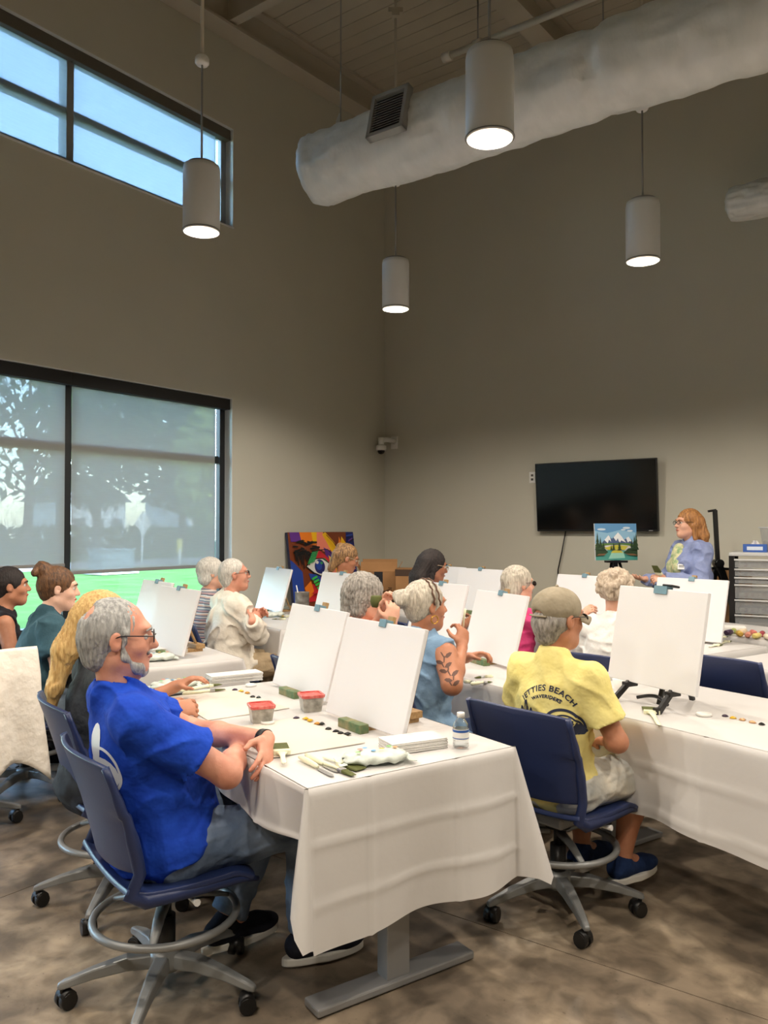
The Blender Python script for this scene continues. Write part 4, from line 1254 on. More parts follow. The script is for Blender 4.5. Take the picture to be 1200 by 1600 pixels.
            if hair == 'topbun': Hs.ell(H(0, -.095, .098), v3(.052, .050, .046) * hk, .015, RH); Hs.cap(H(-.02, -.11, .12), H(.03, -.135, .08), .028, .024, .012)
            if hair == 'clip': Hs.ell(H(0, -.095, .075), v3(.04, .03, .035) * hk, .015, RH); Hs.cap(H(-.03, -.09, .0), H(-.02, -.10, -.13), .045, .03, .03).cap(H(.03, -.09, .0), H(.02, -.10, -.13), .045, .03, .03)
            amp = .003
        elif hair == 'long':
            base((.087, .106, .101)); facecut(.118, -.03, (.078, .058, .09))
            for x in (-.055, -.02, .02, .055): Hs.cap(H(x, -.075, .02), H(x * 1.15, -.105, -.10), .045 * hk, .045 * hk, .03).cap(H(x * 1.15, -.105, -.10), H(x * 1.1, -.120, -.27), .045 * hk, .028 * hk, .03)
            for e in (-1, 1): Hs.cap(H(e * .068, -.02, -.02), H(e * .075, -.03, -.14), .026 * hk, .02 * hk, .02)
            amp = .004
        elif hair == 'ponylow':
            base((.087, .106, .101)); facecut(.118, -.03, (.080, .058, .09))
            Hs.cap(H(0, -.085, .0), H(0, -.13, -.12), .058 * hk, .050 * hk, .03).cap(H(0, -.13, -.12), H(.01, -.15, -.28), .050 * hk, .030 * hk, .03).cap(H(.01, -.15, -.28), H(.015, -.15, -.40), .030 * hk, .010 * hk, .03)
            amp = .004
        elif hair == 'fringe':    # under a cap
            Hs.ell(H(0, -.026, -.005), v3(.080, .090, .062) * hk, .02, RH); Hs.cap(H(0, -.055, -.06), H(0, -.07, -.03), .052 * hk, .05 * hk, .03); facecut(.075, -.05, (.09, .07, .09))
            for e in (-1, 1): Hs.ell(H(e * .084, -.004, -.012), v3(.02, .026, .036) * hk, .008, RH, sub=True)
        def hd_(x, y, z):
            X_, Y_, Z_ = (x - HC[0]) * hr[0] + (y - HC[1]) * hr[1] + (z - HC[2]) * hr[2], (x - HC[0]) * hf2[0] + (y - HC[1]) * hf2[1] + (z - HC[2]) * hf2[2], (z - HC[2])
            if curly: return .004 * np.sin(150 * X_ + 3) * np.sin(140 * Y_) * np.sin(155 * Z_ + 1) + .003 * np.sin(260 * X_ + 60 * Z_) * np.sin(230 * Y_)
            th = np.arctan2(X_, Y_ + .02)
            return amp * (np.sin(th * 34 + 5 * np.sin(Z_ * 26) + 14 * Z_) * .6 + np.sin(th * 71 + 40 * Z_ + 3 * np.sin(30 * Y_)) * .4)
        hh = sdf_object('hair', Hs, min(vox, .007) if vox > .0066 else vox * .85, hairm, root, hd_)
    if beard:
        S3 = SDF()
        for e in (-1, 1):
            S3.cap(H(e * .064, .012, -.012), H(e * .058, .020, -.055), .007 * hk, .010 * hk, .02).cap(H(e * .056, .020, -.055), H(e * .030, .056, -.090), .011 * hk, .018 * hk, .02).cap(H(e * .030, .056, -.090), H(0, .070, -.102), .018 * hk, .021 * hk, .02)
        S3.cap(H(-.026, .090, -.048), H(.026, .090, -.048), .007, .007, .008)
        sdf_object('beard', S3, vox, beardm, root, lambda x, y, z: .002 * np.sin(170 * x) * np.sin(160 * y + 90 * z))
    if glasses:
        gm, sun = glasses
        q = MB()
        for e in (-1, 1):
            N = 20
            q.tube([(e * .031 + .021 * math.cos(2 * math.pi * i / N) * (1 + .1 * math.cos(4 * math.pi * i / N)), .106, .003 + .0165 * math.sin(2 * math.pi * i / N)) for i in range(N)], .0018, 6, closed=True)
            q.tube([(e * .052, .105, .008), (e * .070, .088, .010), (e * .0815, .01, .012), (e * .083, -.012, .004)], .002, 6)
        q.tube([(-.010, .107, .006), (0, .112, .009), (.010, .107, .006)], .0018, 6)
        go = q.build('glasses', gm, root, X=HM)
        for e in (-1, 1):
            l_ = MB(); l_.lathe([(.0001, 0), (.0205, 0), (.0205, .001), (.0001, .001)], 20, X=Matrix.Translation((e * .031, .1065, .003)) @ Matrix.Rotation(math.pi / 2, 4, 'X') @ Matrix.Diagonal((1, .8, 1, 1)), cap=False)
            l_.build('lens', m_sunlens if sun else m_lens, go)
    info = dict(root=root, H=H, HM=HM, hk=hk, arms=arms, shirt=so, X=X, HC=HC, rt=rt, fw=fw, d=d, at=at_, NB=NB, RH=RH, legs=lg, hair=hh)
    return info
m_lens = bpy.data.materials.new('spectacle_lens'); m_lens.use_nodes = True
_nt = m_lens.node_tree; _nt.nodes.remove(_nt.nodes['Principled BSDF'])
_t = _nt.nodes.new('ShaderNodeBsdfTransparent'); _g = _nt.nodes.new('ShaderNodeBsdfGlossy'); _g.inputs['Roughness'].default_value = .05
_mx = _nt.nodes.new('ShaderNodeMixShader'); _mx.inputs[0].default_value = .12
_nt.links.new(_t.outputs[0], _mx.inputs[1]); _nt.links.new(_g.outputs[0], _mx.inputs[2]); _nt.links.new(_mx.outputs[0], _nt.nodes['Material Output'].inputs['Surface'])
m_sunlens = mat('dark_lens', (40, 38, 36), .1)
m_gframe = mat('glasses_dark_frame', (34, 28, 26), .35); m_gframe2 = mat('glasses_pale_frame', (190, 170, 140), .35)
FACE = 34.0
def rowX(a, b, deg=FACE):
    p = row(a, b); return place(p.x, p.y, 0, deg - 90)
def loc(X, w):
    p = X.inverted() @ Vector(w); return (p.x, p.y, p.z)

# ---------------------------------------------------------------- prints on clothing
def project_print(parent, polys_mesh, name, material, O, U, V, D, lift=.0016):
    """lay a flat mesh (u, v) on the garment by casting along D"""
    tree = bvh_of(parent)
    O, U, V, D = Vector(O), Vector(U).normalized(), Vector(V).normalized(), Vector(D).normalized()
    vs, fs = polys_mesh
    out, ok = [], []
    for (u, v) in vs:
        h = tree.ray_cast(O + U * u + V * v, D)
        if h[0] is None: out.append((0, 0, 0)); ok.append(False)
        else: out.append(tuple(h[0] - D * lift)); ok.append(True)
    b = MB(); b.add(out, [f for f in fs if all(ok[i] for i in f)], 0, True)
    return b.build(name, material, parent)
def text_mesh(txt, size, arc=None, spacing=1.0):
    cu = bpy.data.curves.new('print_text', 'FONT'); cu.body = txt; cu.size = size; cu.align_x = 'CENTER'; cu.space_character = spacing; cu.offset = .0008; cu.resolution_u = 3
    o = bpy.data.objects.new('print_text', cu); COL.objects.link(o)
    bpy.context.view_layer.update()
    me = bpy.data.meshes.new_from_object(o.evaluated_get(bpy.context.evaluated_depsgraph_get()))
    vs = [(v.co.x, v.co.y) for v in me.vertices]; fs = [tuple(p.vertices) for p in me.polygons]
    bpy.data.objects.remove(o); bpy.data.curves.remove(cu); bpy.data.meshes.remove(me)
    if arc:
        vs = [((arc + y) * math.sin(x / arc), (arc + y) * math.cos(x / arc) - arc) for x, y in vs]
    return vs, fs
def poly_fan(polys, seg=.008):
    """2D polygons, triangulated and subdivided for draping"""
    bm = bmesh.new()
    for p in polys:
        vv = [bm.verts.new((x, y, 0)) for x, y in p]
        try: bm.faces.new(vv)
        except ValueError: pass
    bmesh.ops.triangulate(bm, faces=bm.faces[:])
    for it in range(4):
        es = [e for e in bm.edges if e.calc_length() > seg]
        if not es: break
        bmesh.ops.subdivide_edges(bm, edges=es, cuts=1); bmesh.ops.triangulate(bm, faces=bm.faces[:])
    bm.verts.index_update()
    r = [(v.co.x, v.co.y) for v in bm.verts], [tuple(v.index for v in f.verts) for f in bm.faces]
    bm.free(); return r
def ring2(cx, cy, r, t, n=40, sx=1, sy=1, a0=0, a1=360):
    out = []
    for i in range(n):
        a, b = math.radians(a0 + (a1 - a0) * i / n), math.radians(a0 + (a1 - a0) * (i + 1) / n)
        out.append([(cx + sx * r * math.cos(a), cy + sy * r * math.sin(a)), (cx + sx * r * math.cos(b), cy + sy * r * math.sin(b)), (cx + sx * (r - t) * math.cos(b), cy + sy * (r - t) * math.sin(b)), (cx + sx * (r - t) * math.cos(a), cy + sy * (r - t) * math.sin(a))])
    return out
def disc2(cx, cy, rx, ry=None, n=16):
    ry = ry or rx; return [(cx + rx * math.cos(2 * math.pi * i / n), cy + ry * math.sin(2 * math.pi * i / n)) for i in range(n)]

m_greyhair = hair_mat('grey', (120, 122, 122), (182, 182, 180)); m_whitehair = hair_mat('white', (176, 172, 164), (222, 218, 210)); m_greydark = hair_mat('dark_grey', (104, 100, 94), (176, 170, 162))
m_silver = hair_mat('silver_blonde', (150, 142, 128), (214, 206, 190)); m_brownh = hair_mat('brown', (64, 42, 28), (120, 82, 48)); m_blackh = hair_mat('black', (22, 18, 18), (44, 34, 32)); m_blond = hair_mat('blonde', (176, 136, 76), (222, 188, 124))
m_strawb = hair_mat('strawberry', (122, 80, 44), (186, 132, 76)); m_highl = hair_mat('highlighted', (84, 58, 40), (180, 140, 92)); m_curlyh = hair_mat('curly_pale', (160, 142, 122), (206, 190, 170))
m_jean = cloth_mat('blue_denim', (82, 99, 124), (124, 140, 162), sc=9); m_jeanl = cloth_mat('washed_denim', (104, 118, 132), (126, 140, 152), sc=9); m_khaki = cloth_mat('khaki', (168, 148, 118)); m_darkp = cloth_mat('dark_trousers', (38, 40, 48))
m_shoek = cloth_mat('dark_canvas_shoe', (26, 28, 38)); m_solew = mat('white_sole', (226, 224, 218), .6); m_shoen = cloth_mat('navy_sneaker', (28, 46, 84), (40, 62, 108)); m_soled = mat('dark_sole', (60, 58, 56), .7)

# ---------------------------------------------------------------- the man in blue at the nearest table
DG = 33; P = Vector((-.715, 2.63, 0))
chair(P.x + .01, P.y - .0, DG + 2, 'navy task chair under the man in the blue shirt')
m_blue = cloth_mat('royal_blue', (24, 62, 172), (30, 74, 190))
p1 = person('grey-bearded man in a royal blue t-shirt sitting with crossed arms at the nearest table', place(P.x, P.y, 0, DG - 90), hz=.50, s=1.02, lean=-16, twist=-4, bw=1.10, belly=.05, head_yaw=-12, head_pitch=2, neck_fwd=.035, skin='ruddy',
            armR=dict(elbow=(.245, .12, .745), wrist=(-.03, .28, .745), nrm=(0, -.3, -1), curl=.5), armL=dict(elbow=(-.22, .17, .77), wrist=(.135, .30, .80), dir=(.75, -.36, -.50), nrm=(-.35, -.75, -.55), curl=.35),
            sleeve='short', armk=1.05, shirt=m_blue, shirt_name='t_shirt', legs={1: ((.12, .46, .50), (.10, .47, .10), (.12, 1, 0)), -1: ((-.15, .45, .50), (-.12, .26, .11), (-.1, 1, 0))}, pants=m_jean, shoes=(m_shoek, m_solew),
            hair='balding', hairm=m_greyhair, beard=True, beardm=m_greyhair, glasses=(m_gframe, False), vox=.0062, loose=1.2)
m_print = mat('white_shirt_print', (222, 228, 236), .7); m_printb = mat('blue_shirt_print', (24, 62, 172), .8)
U, V, D = p1['rt'], p1['d'], p1['fw']
O = p1['at'](.075, -.45, .30)
wht = [[(x * 1.25, y * 1.25) for x, y in pg] for pg in ring2(0, 0, .062, .007, sx=.9) + [disc2(-.026, .062, .026, .05), disc2(.0, -.006, .050, .043)]]
project_print(p1['shirt'], poly_fan(wht), 'shirt_print', m_print, O, U, V, D)
pw = [disc2(.004, -.020, .018, .016)] + [disc2(x * 1.3, y * 1.3, .007, .011) for x, y in ((-.014, .0), (-.004, .009), (.010, .009), (.021, .0))]
project_print(p1['shirt'], poly_fan(pw), 'paw_mark', m_printb, O, U, V, D, .0032)
tx = text_mesh('2018', .040); project_print(p1['shirt'], tx, 'print_number', m_print, p1['at'](.06, -.45, .185), U, V, D)
Wp, Hd = p1['arms'][-1][2], p1['arms'][-1][3]
q = MB(); ww = Vector(Wp) - Vector(Hd) * .0; fa = (Vector(p1['arms'][-1][2]) - Vector(p1['arms'][-1][1])).normalized(); q.tube([ww - fa * .022, ww + fa * .004], .0325, 18); q.build('watch_band', mat('black_rubber_band', (18, 18, 19), .5), p1['root'])

# ---------------------------------------------------------------- blonde woman behind him
X2 = rowX(-.27, 1.27, 32); c = row(-.17, 1.27)
chair(c.x, c.y, 34, 'navy task chair under the blonde woman behind the blue-shirted man')
hw = loc(X2, onz(266, 1112, .785))
p2 = person('blonde woman mostly hidden behind the man in blue, one hand on the table', X2, hz=.475, s=.96, lean=2, head_yaw=-8, head_pitch=8, skin='tan', armR=dict(elbow=(.24, .16, .72), wrist=hw, nrm=(-.6, 0, -.6), curl=.75, dir=(-.05, 1, .1)),
            shirt=cloth_mat('charcoal_top', (48, 52, 58)), shirt_name='top', pants=m_darkp, shoes=(m_shoek, m_soled), hair='ponylow', hairm=m_blond, vox=.0085)

# ---------------------------------------------------------------- two women beside the window
X3 = rowX(-.22, 2.86, 30); c = row(-.24, 2.87)
chair(c.x, c.y, 28, 'navy task chair under the woman in the teal t-shirt')
p3 = person('woman with a high messy bun wearing a teal t-shirt, seated by the window', X3, s=.98, lean=12, bw=1.16, bust=1.0, head_yaw=-10, head_pitch=6, neck_fwd=.03, skin='pale', armk=1.3,
            armR=dict(elbow=(.27, .12, .73), wrist=(.12, .36, .80), nrm=(0, 0, -1)), shirt=cloth_mat('teal_grey', (52, 80, 92), (60, 90, 102)), shirt_name='t_shirt', pants=m_jeanl, shoes=(m_shoek, m_soled), hair='topbun', hairm=m_brownh, vox=.0075, loose=1.3)
X4 = rowX(-.36, 3.48, 30); c = row(-.38, 3.48)
chair(c.x, c.y, 32, 'navy task chair under the black-haired woman by the window')
p4 = person('black-haired woman with a low bun and dark tank top at the left edge', X4, s=.95, lean=12, bw=1.05, head_yaw=-8, skin='tan', sleeve='none', armk=1.1, shirt=cloth_mat('black_tank', (30, 28, 34)), shirt_name='tank_top', pants=m_darkp, shoes=(m_shoek, m_soled), hair='bun', hairm=m_blackh, vox=.009)
q = MB(); hmx = p4['HM']; q.tube([hmx @ Vector((.05 * math.cos(a), -.105, .035 + .045 * math.sin(a))) for a in [i * math.pi / 8 for i in range(16)]], [.013, .010] * 8, 8, closed=True); q.build('hair_scrunchie', cloth_mat('satin_scrunchie', (120, 84, 72), (160, 120, 104), .4), p4['root'])

# ---------------------------------------------------------------- middle row, far table
def stripes():
    m = bpy.data.materials.new('striped_knit'); m.use_nodes = True; nt = m.node_tree; b = nt.nodes['Principled BSDF']; b.inputs['Roughness'].default_value = .85
    tc = nt.nodes.new('ShaderNodeTexCoord'); sp = nt.nodes.new('ShaderNodeSeparateXYZ'); nt.links.new(tc.outputs['Object'], sp.inputs[0])
    mu = nt.nodes.new('ShaderNodeMath'); mu.operation = 'MULTIPLY'; mu.inputs[1].default_value = 15; nt.links.new(sp.outputs['Z'], mu.inputs[0])
    fr = nt.nodes.new('ShaderNodeMath'); fr.operation = 'FRACT'; nt.links.new(mu.outputs[0], fr.inputs[0])
    r = nt.nodes.new('ShaderNodeValToRGB'); r.color_ramp.interpolation = 'CONSTANT'
    st = [(0, (196, 190, 186)), (.18, (92, 96, 116)), (.30, (206, 168, 152)), (.46, (206, 202, 198)), (.6, (60, 66, 84)), (.7, (186, 150, 150)), (.86, (120, 128, 140))]
    while len(r.color_ramp.elements) < len(st): r.color_ramp.elements.new(.5)
    for e, (p_, c_) in zip(r.color_ramp.elements, st): e.position = p_; e.color = lin(c_)
    nt.links.new(fr.outputs[0], r.inputs['Fac']); nt.links.new(r.outputs['Color'], b.inputs['Base Color']); return m
X5 = rowX(1.27, 4.00, 30); c = row(1.20, 4.00); chair(c.x, c.y, 30, 'navy task chair under the woman in the striped top')
p5 = person('grey-haired woman in a striped top seated by the window edge', X5, s=.95, lean=4, skin='fair', head_yaw=-12, head_pitch=-2, sleeve='long', shirt=stripes(), shirt_name='striped_top', pants=m_darkp, shoes=(m_shoek, m_soled), hair='short', hairm=m_whitehair, vox=.009)
X6 = rowX(1.22, 3.50, 30); c = row(1.17, 3.50); chair(c.x, c.y, 32, 'navy task chair under the man in the cream shirt')
hw = loc(X6, at(400, 970, 5.75))
p6 = person('white-haired man with glasses in a loose cream shirt, hands together', X6, s=.97, lean=6, bw=1.08, belly=.04, skin='ruddy', head_yaw=-16, head_pitch=-4, sleeve='long', loose=2.2,
            armR=dict(elbow=(.25, .16, .74), wrist=(hw[0] + .05, hw[1] - .05, hw[2]), nrm=(-1, 0, -.2), curl=.7, dir=(-.4, .6, .5)), armL=dict(elbow=(-.24, .18, .76), wrist=(hw[0] - .06, hw[1], hw[2] + .01), nrm=(1, 0, -.2), curl=.7, dir=(.4, .6, .5)),
            shirt=cloth_mat('cream_linen', (214, 206, 192), (226, 220, 208)), shirt_name='linen_shirt', long_hem=.25, pants=m_khaki, shoes=(m_shoek, m_soled), hair='crop', hairm=m_whitehair, glasses=(m_gframe, False), vox=.008)

# ---------------------------------------------------------------- middle row, second table
X11 = rowX(1.09, 1.60, 36); c = row(1.05, 1.60); chair(c.x, c.y, 34, 'navy task chair under the woman in the pink shirt')
p11h = loc(X11, at(597, 958, 4.15)); p11w = loc(X11, at(612, 975, 4.05))
p11 = person('grey wavy-haired woman in a pink shirt raising both hands before her canvas', X11, s=.94, lean=10, bw=1.06, head_yaw=-20, head_pitch=14, neck_fwd=.04, skin='fair', sleeve='half',
             armR=dict(elbow=(.26, .20, .80), wrist=p11w, dir=(-.2, .25, .95), nrm=(-.9, .3, 0), curl=.75), armL=dict(elbow=(-.20, .26, .80), wrist=p11h, dir=(.2, .2, .95), nrm=(.9, .2, 0), curl=.75),
             shirt=cloth_mat('salmon_pink', (222, 156, 142), (232, 172, 158)), shirt_name='shirt', pants=m_darkp, shoes=(m_shoek, m_soled), hair='bob', hairm=m_greydark, vox=.0075, loose=1.3)
q = MB(); NBp = Vector(p11['NB']); q.tube([NBp + Vector((.075 * math.cos(a), .08 * math.sin(a), -.005 + .02 * -math.sin(a))) for a in [i * math.pi / 14 for i in range(28)]], [.007, .004] * 14, 6, closed=True); q.build('bead_necklace', mat('black_beads', (22, 22, 26), .3), p11['root'])
X12 = rowX(1.15, 1.02, 42); c = row(1.12, 1.0); chair(c.x, c.y, 40, 'navy task chair under the woman in the denim vest')
e12 = loc(X12, at(706, 1070, 3.62)); w12 = loc(X12, at(722, 1012, 3.85))
p12 = person('silver-haired woman in a sleeveless denim shirt with a tattooed arm, holding a brush', X12, s=.93, lean=4, bw=1.04, head_yaw=-16, head_pitch=2, neck_fwd=.02, skin='tan', sleeve='none', armk=1.2,
             armR=dict(elbow=e12, wrist=w12, dir=(-.25, .35, .9), nrm=(-.95, .2, .1), curl=.8), armL=dict(elbow=(-.24, .22, .76), wrist=(-.02, .36, .84), nrm=(.5, 0, -.8), curl=.6),
             shirt=cloth_mat('light_denim', (112, 142, 172), (132, 162, 190), sc=8), shirt_name='denim_vest', long_hem=.35, shorts=True, pants=cloth_mat('navy_shorts', (44, 56, 84)), shoes=(m_shoek, m_soled), hair='bun', hairm=m_silver, vox=.0068, loose=1.6)
hm = p12['HM']
q = MB(); q.tube([hm @ Vector((.036 * math.cos(a), -.098, .035 + .032 * math.sin(a))) for a in [i * math.pi / 10 for i in range(20)]], .007, 8, closed=True); q.build('hair_tie', mat('black_elastic', (20, 20, 22), .7), p12['root'])
for k_, (yy, zz) in enumerate(((.028, .006), (-.002, .010))):
    q = MB(); pts = []
    for i in range(25):
        a = math.radians(-8 + 196 * i / 24); pts.append(hm @ Vector((.090 * math.cos(a), yy - .018 * math.sin(a) + .004 * math.sin(i * 2.2 + k_ * 3), .020 + .110 * math.sin(a) + zz * .3)))
    q.tube(pts, .0042, 6); q.build('headband', mat('brown_headband', (92, 62, 46), .6), p12['root'])
q = MB(); ec = Vector((.089, .0, -.062)); q.tube([hm @ (ec + Vector((.002, .019 * math.cos(a), .019 * math.sin(a)))) for a in [i * math.pi / 12 for i in range(24)]], .0028, 8, closed=True); q.build('hoop_earring', mat('gold', (212, 164, 74), .25, metal=1.0), p12['root'])
# leaf tattoo on the upper arm
sj, E, W, _ = p12['arms'][1]; body = [o for o in p12['root'].children if o.name.startswith('body')][0]
axd = unit(E - sj); camd = Vector(X12.inverted().to_3x3() @ Vector((.1, 1, -.1))).normalized()
lv = []
for i in range(7):
    y0_, ang = .075 - .026 * i, (40 if i % 2 else -40)
    for sgn in (1, -1):
        ca, sa = math.cos(math.radians(ang * .6 + sgn * 42)), math.sin(math.radians(ang * .6 + sgn * 42))
        pts = [(0, 0), (.012, .007), (.026, .006), (.036, 0), (.026, -.006), (.012, -.007)]
        lv.append([(x * sa * 1.15 + .012 * math.sin(i), y0_ + x * ca * 1.0 + y * 1.7) for x, y in pts])
mid = Vector(sj) * .48 + Vector(E) * .52
project_print(body, poly_fan(lv, .01), 'tattoo', mat('tattoo_ink', (92, 62, 52), .6), mid - camd * .4, Vector(np.cross(np.array(camd), axd)), Vector(-axd), camd, .0012)

# ---------------------------------------------------------------- the man in yellow
X13 = rowX(1.19, .19, 42); c = row(1.24, .21); chair(c.x, c.y, 42, 'navy task chair under the man in the yellow shirt')
m_yel = cloth_mat('pale_yellow', (226, 212, 132), (232, 220, 146))
p13 = person('man in a khaki cap and yellow printed t-shirt seated at the right-hand table', X13, s=.95, lean=3, bw=.98, head_yaw=-14, head_pitch=2, neck_fwd=.02, skin='tan', armk=1.0,
             armR=dict(elbow=(.25, .06, .70), wrist=(.10, .24, .64), nrm=(0, -.3, -1), curl=.5), armL=dict(elbow=(-.25, .08, .70), wrist=(-.06, .25, .64), nrm=(0, -.3, -1), curl=.5),
             shirt=m_yel, shirt_name='t_shirt', shorts=True, pants=cloth_mat('pale_print_shorts', (214, 208, 192), (168, 176, 180), sc=7), legs={1: ((.14, .38, .50), (.12, .30, .16), (.12, 1, 0)), -1: ((-.12, .38, .50), (-.06, .28, .16), (0, 1, 0))}, shoes=(m_shoen, m_solew),
             hair='fringe', hairm=m_greydark, glasses=(m_gframe, True), vox=.0062, loose=1.1)
capm = cloth_mat('washed_khaki', (142, 132, 112), (158, 148, 128))
C = SDF(); H, hk, RH = p13['H'], p13['hk'], p13['RH']
C.ell(H(0, -.014, .045), v3(.087, .107, .083) * hk, .02, RH); C.ell(H(0, -.125, .012), v3(.034, .04, .024), .006, RH, sub=True); nrmH = H(0, 0, 1) - H(0, 0, 0); C.plane(H(0, 0, .006), -nrmH)
capo = sdf_object('cap', C, .0055, capm, p13['root'], lambda x, y, z: .0012 * np.sin(60 * x + 20 * z) * np.sin(50 * y))
q = MB(); HMc = p13['HM']
q.grid(lambda u, v: HMc @ Vector(((u - .5) * .155 * (1 - .25 * v * v), .075 + .085 * v * (1 - (2 * u - 1) ** 2 * .35) - (abs(u - .5) * 2) ** 2 * .025, .022 - .018 * v - .028 * (2 * u - 1) ** 2)), 15, 8); q.build('visor', capm, capo, solid=.005)
q = MB(); q.tube([HMc @ Vector((.088 * math.sin(math.radians(a)), -.014 - .108 * math.cos(math.radians(a)), .012)) for a in range(-34, 35, 4)], .008, 6, flat=.4); q.build('strap', capm, capo)
q = MB(); q.sphere(HMc @ Vector((0, -.014, .128)), .008, 10); q.build('button', capm, capo)
m_navyp = mat('navy_shirt_print', (44, 50, 70), .8); U, V, D = p13['rt'], p13['d'], p13['fw']; so = p13['shirt']
O = p13['at'](.042, -.45, .388)
project_print(so, text_mesh('JETTIES BEACH', .031, arc=.115, spacing=1.1), 'print_lettering', m_navyp, O, U, V, D)
project_print(so, text_mesh('WAVERIDERS', .017, arc=.095, spacing=1.12), 'print_lettering', m_navyp, p13['at'](.042, -.45, .360), U, V, D)
O2 = p13['at'](.04, -.45, .290)
boards = []
for cx, cy, h_, w_, tl in ((-.098, -.028, .052, .011, -8), (-.082, -.014, .064, .012, 0), (-.066, -.028, .052, .011, 10)):
    ca, sa = math.cos(math.radians(tl)), math.sin(math.radians(tl))
    for part in (ring2(0, 0, 1, .22, n=22, sx=w_, sy=h_), [[(-.002, -h_ * .9), (.002, -h_ * .9), (.002, h_ * .9), (-.002, h_ * .9)], [(.004, -h_ * .5), (.009, -h_ * .5), (.009, h_ * .6), (.004, h_ * .6)]]):
        for pg in part: boards.append([(cx + x * ca + y * sa, cy - x * sa + y * ca) for x, y in pg])
project_print(so, poly_fan(boards, .02), 'surfboard_print', m_navyp, O2, U, V, D)
waves = [('wave_print', ring2(.062, -.028, .062, .010, n=26, a0=-10, a1=165)), ('wave_print', ring2(.068, -.034, .046, .006, n=22, a0=0, a1=150)), ('wave_print', ring2(.074, -.04, .032, .006, n=18, a0=0, a1=140)),
         ('sun_print', ring2(.012, -.052, .030, .004, n=18, a0=0, a1=180)), ('bird_print', ring2(.05, .056, .012, .003, n=8, a0=20, a1=150)), ('bird_print', ring2(.028, .058, .012, .003, n=8, a0=30, a1=160))]
waves.append(('shading_print', [[(.085 + .006 * i, -.06), (.0905 + .006 * i, -.06), (.098 + .0055 * i, -.01 - .006 * i), (.093 + .004 * i, -.008 - .006 * i)] for i in range(7)]))
for nm_, pg_ in waves: project_print(so, poly_fan(pg_, .02), nm_, m_navyp, O2, U, V, D)

# ---------------------------------------------------------------- far row
X7 = rowX(2.50, 3.98, 24); c = row(2.45, 3.98); chair(c.x, c.y, 30, 'navy task chair under the woman before the eye painting')
p7 = person('woman with clipped-up highlighted hair and glasses looking down before the eye painting', X7, hz=.56, s=1.0, lean=4, head_yaw=-14, head_pitch=20, skin='tan', sleeve='short', shirt=cloth_mat('white_print_blouse', (214, 210, 204), (120, 110, 104), sc=30), shirt_name='blouse', pants=m_darkp, hair='clip', hairm=m_highl, glasses=(m_gframe2, False), vox=.009)
X8 = rowX(2.52, 2.82, 30); c = row(2.46, 2.80); chair(c.x, c.y, 32, 'navy task chair under the black-haired person in blue')
p8 = person('person with long black hair and pale glasses in a blue top', X8, hz=.54, s=1.0, lean=8, head_yaw=-14, head_pitch=10, skin='brown', shirt=cloth_mat('mid_blue', (62, 92, 156)), shirt_name='top', pants=m_darkp, hair='long', hairm=m_blackh, glasses=(m_gframe2, False), vox=.009)
X9 = rowX(2.52, 1.86, 30); c = row(2.46, 1.86); chair(c.x, c.y, 32, 'navy task chair under the woman in the magenta sleeve')
w9 = loc(X9, at(905, 968, 5.15))
p9 = person('woman with short grey hair and dark glasses reaching out a magenta sleeve', X9, s=.93, lean=6, head_yaw=-10, head_pitch=0, skin='fair', sleeve='long', armR=dict(elbow=(.26, .20, .78), wrist=w9, nrm=(-.4, 0, -1), curl=.6), shirt=cloth_mat('magenta', (206, 62, 120), (216, 80, 134)), shirt_name='shirt', pants=m_darkp, hair='short', hairm=m_silver, glasses=(m_gframe, True), vox=.008)
X10 = rowX(2.50, 1.02, 46); c = row(2.42, 1.0); chair(c.x, c.y, 48, 'navy task chair under the curly-haired woman in white')
p10 = person('curly-haired woman in a white shirt seen from behind', X10, s=.94, lean=8, bw=1.05, head_yaw=0, skin='fair', sleeve='half', shirt=cloth_mat('white_cotton', (222, 220, 216), (230, 228, 226)), shirt_name='shirt', pants=m_darkp, hair='curly', hairm=m_curlyh, vox=.008, loose=1.5)
c = onz(1165, 1300, 0.0); cc = row(2.66, .34); chair(cc.x, cc.y, 40, 'empty navy task chair at the right edge of the picture', sc=1.06)

# ---------------------------------------------------------------- the instructor
X14 = place(2.58, 6.75, 0, 190 - 90)
w14 = loc(X14, at(1042, 905, 6.55)); w14b = loc(X14, at(1030, 915, 6.9))
p14 = person('woman with long wavy reddish hair standing in a lavender jacket, holding a wide brush', X14, hz=.885, s=.965, lean=2, bw=1.10, bust=1.15, head_yaw=0, head_pitch=-2, neck_fwd=.03, skin='fair', sleeve='long', stand=True, loose=1.8,
             armL=dict(elbow=(-.23, .08, 1.05), wrist=w14, nrm=(.6, 0, -.5), curl=.75), armR=dict(elbow=(.24, .10, 1.04), wrist=(.16, .33, 1.06), nrm=(0, 0, 1), curl=.3), shirt=cloth_mat('lavender_blue', (126, 138, 180), (140, 152, 190)), shirt_name='jacket', pants=cloth_mat('grey_blue_trousers', (112, 120, 136)), shoes=(m_shoek, m_soled), hair='long', hairm=m_strawb, glasses=(m_gframe, False), vox=.008)
C = SDF(); at_ = p14['at']; RR = np.stack([p14['rt'], p14['fw'], p14['d']], 1)
C.ell(at_(0, .108, .31), v3(.072, .078, .19), .03, RR).ell(at_(0, .118, .12), v3(.075, .080, .17), .03, RR).ell(at_(-.05, .152, .30), v3(.05, .05, .065), .03, RR).ell(at_(.05, .152, .30), v3(.05, .05, .065), .03, RR)
sdf_object('floral_blouse', C, .009, mat('cloth_floral', (222, 212, 170), .85, noise=(30, 3), col2=(128, 160, 116)), p14['root'])
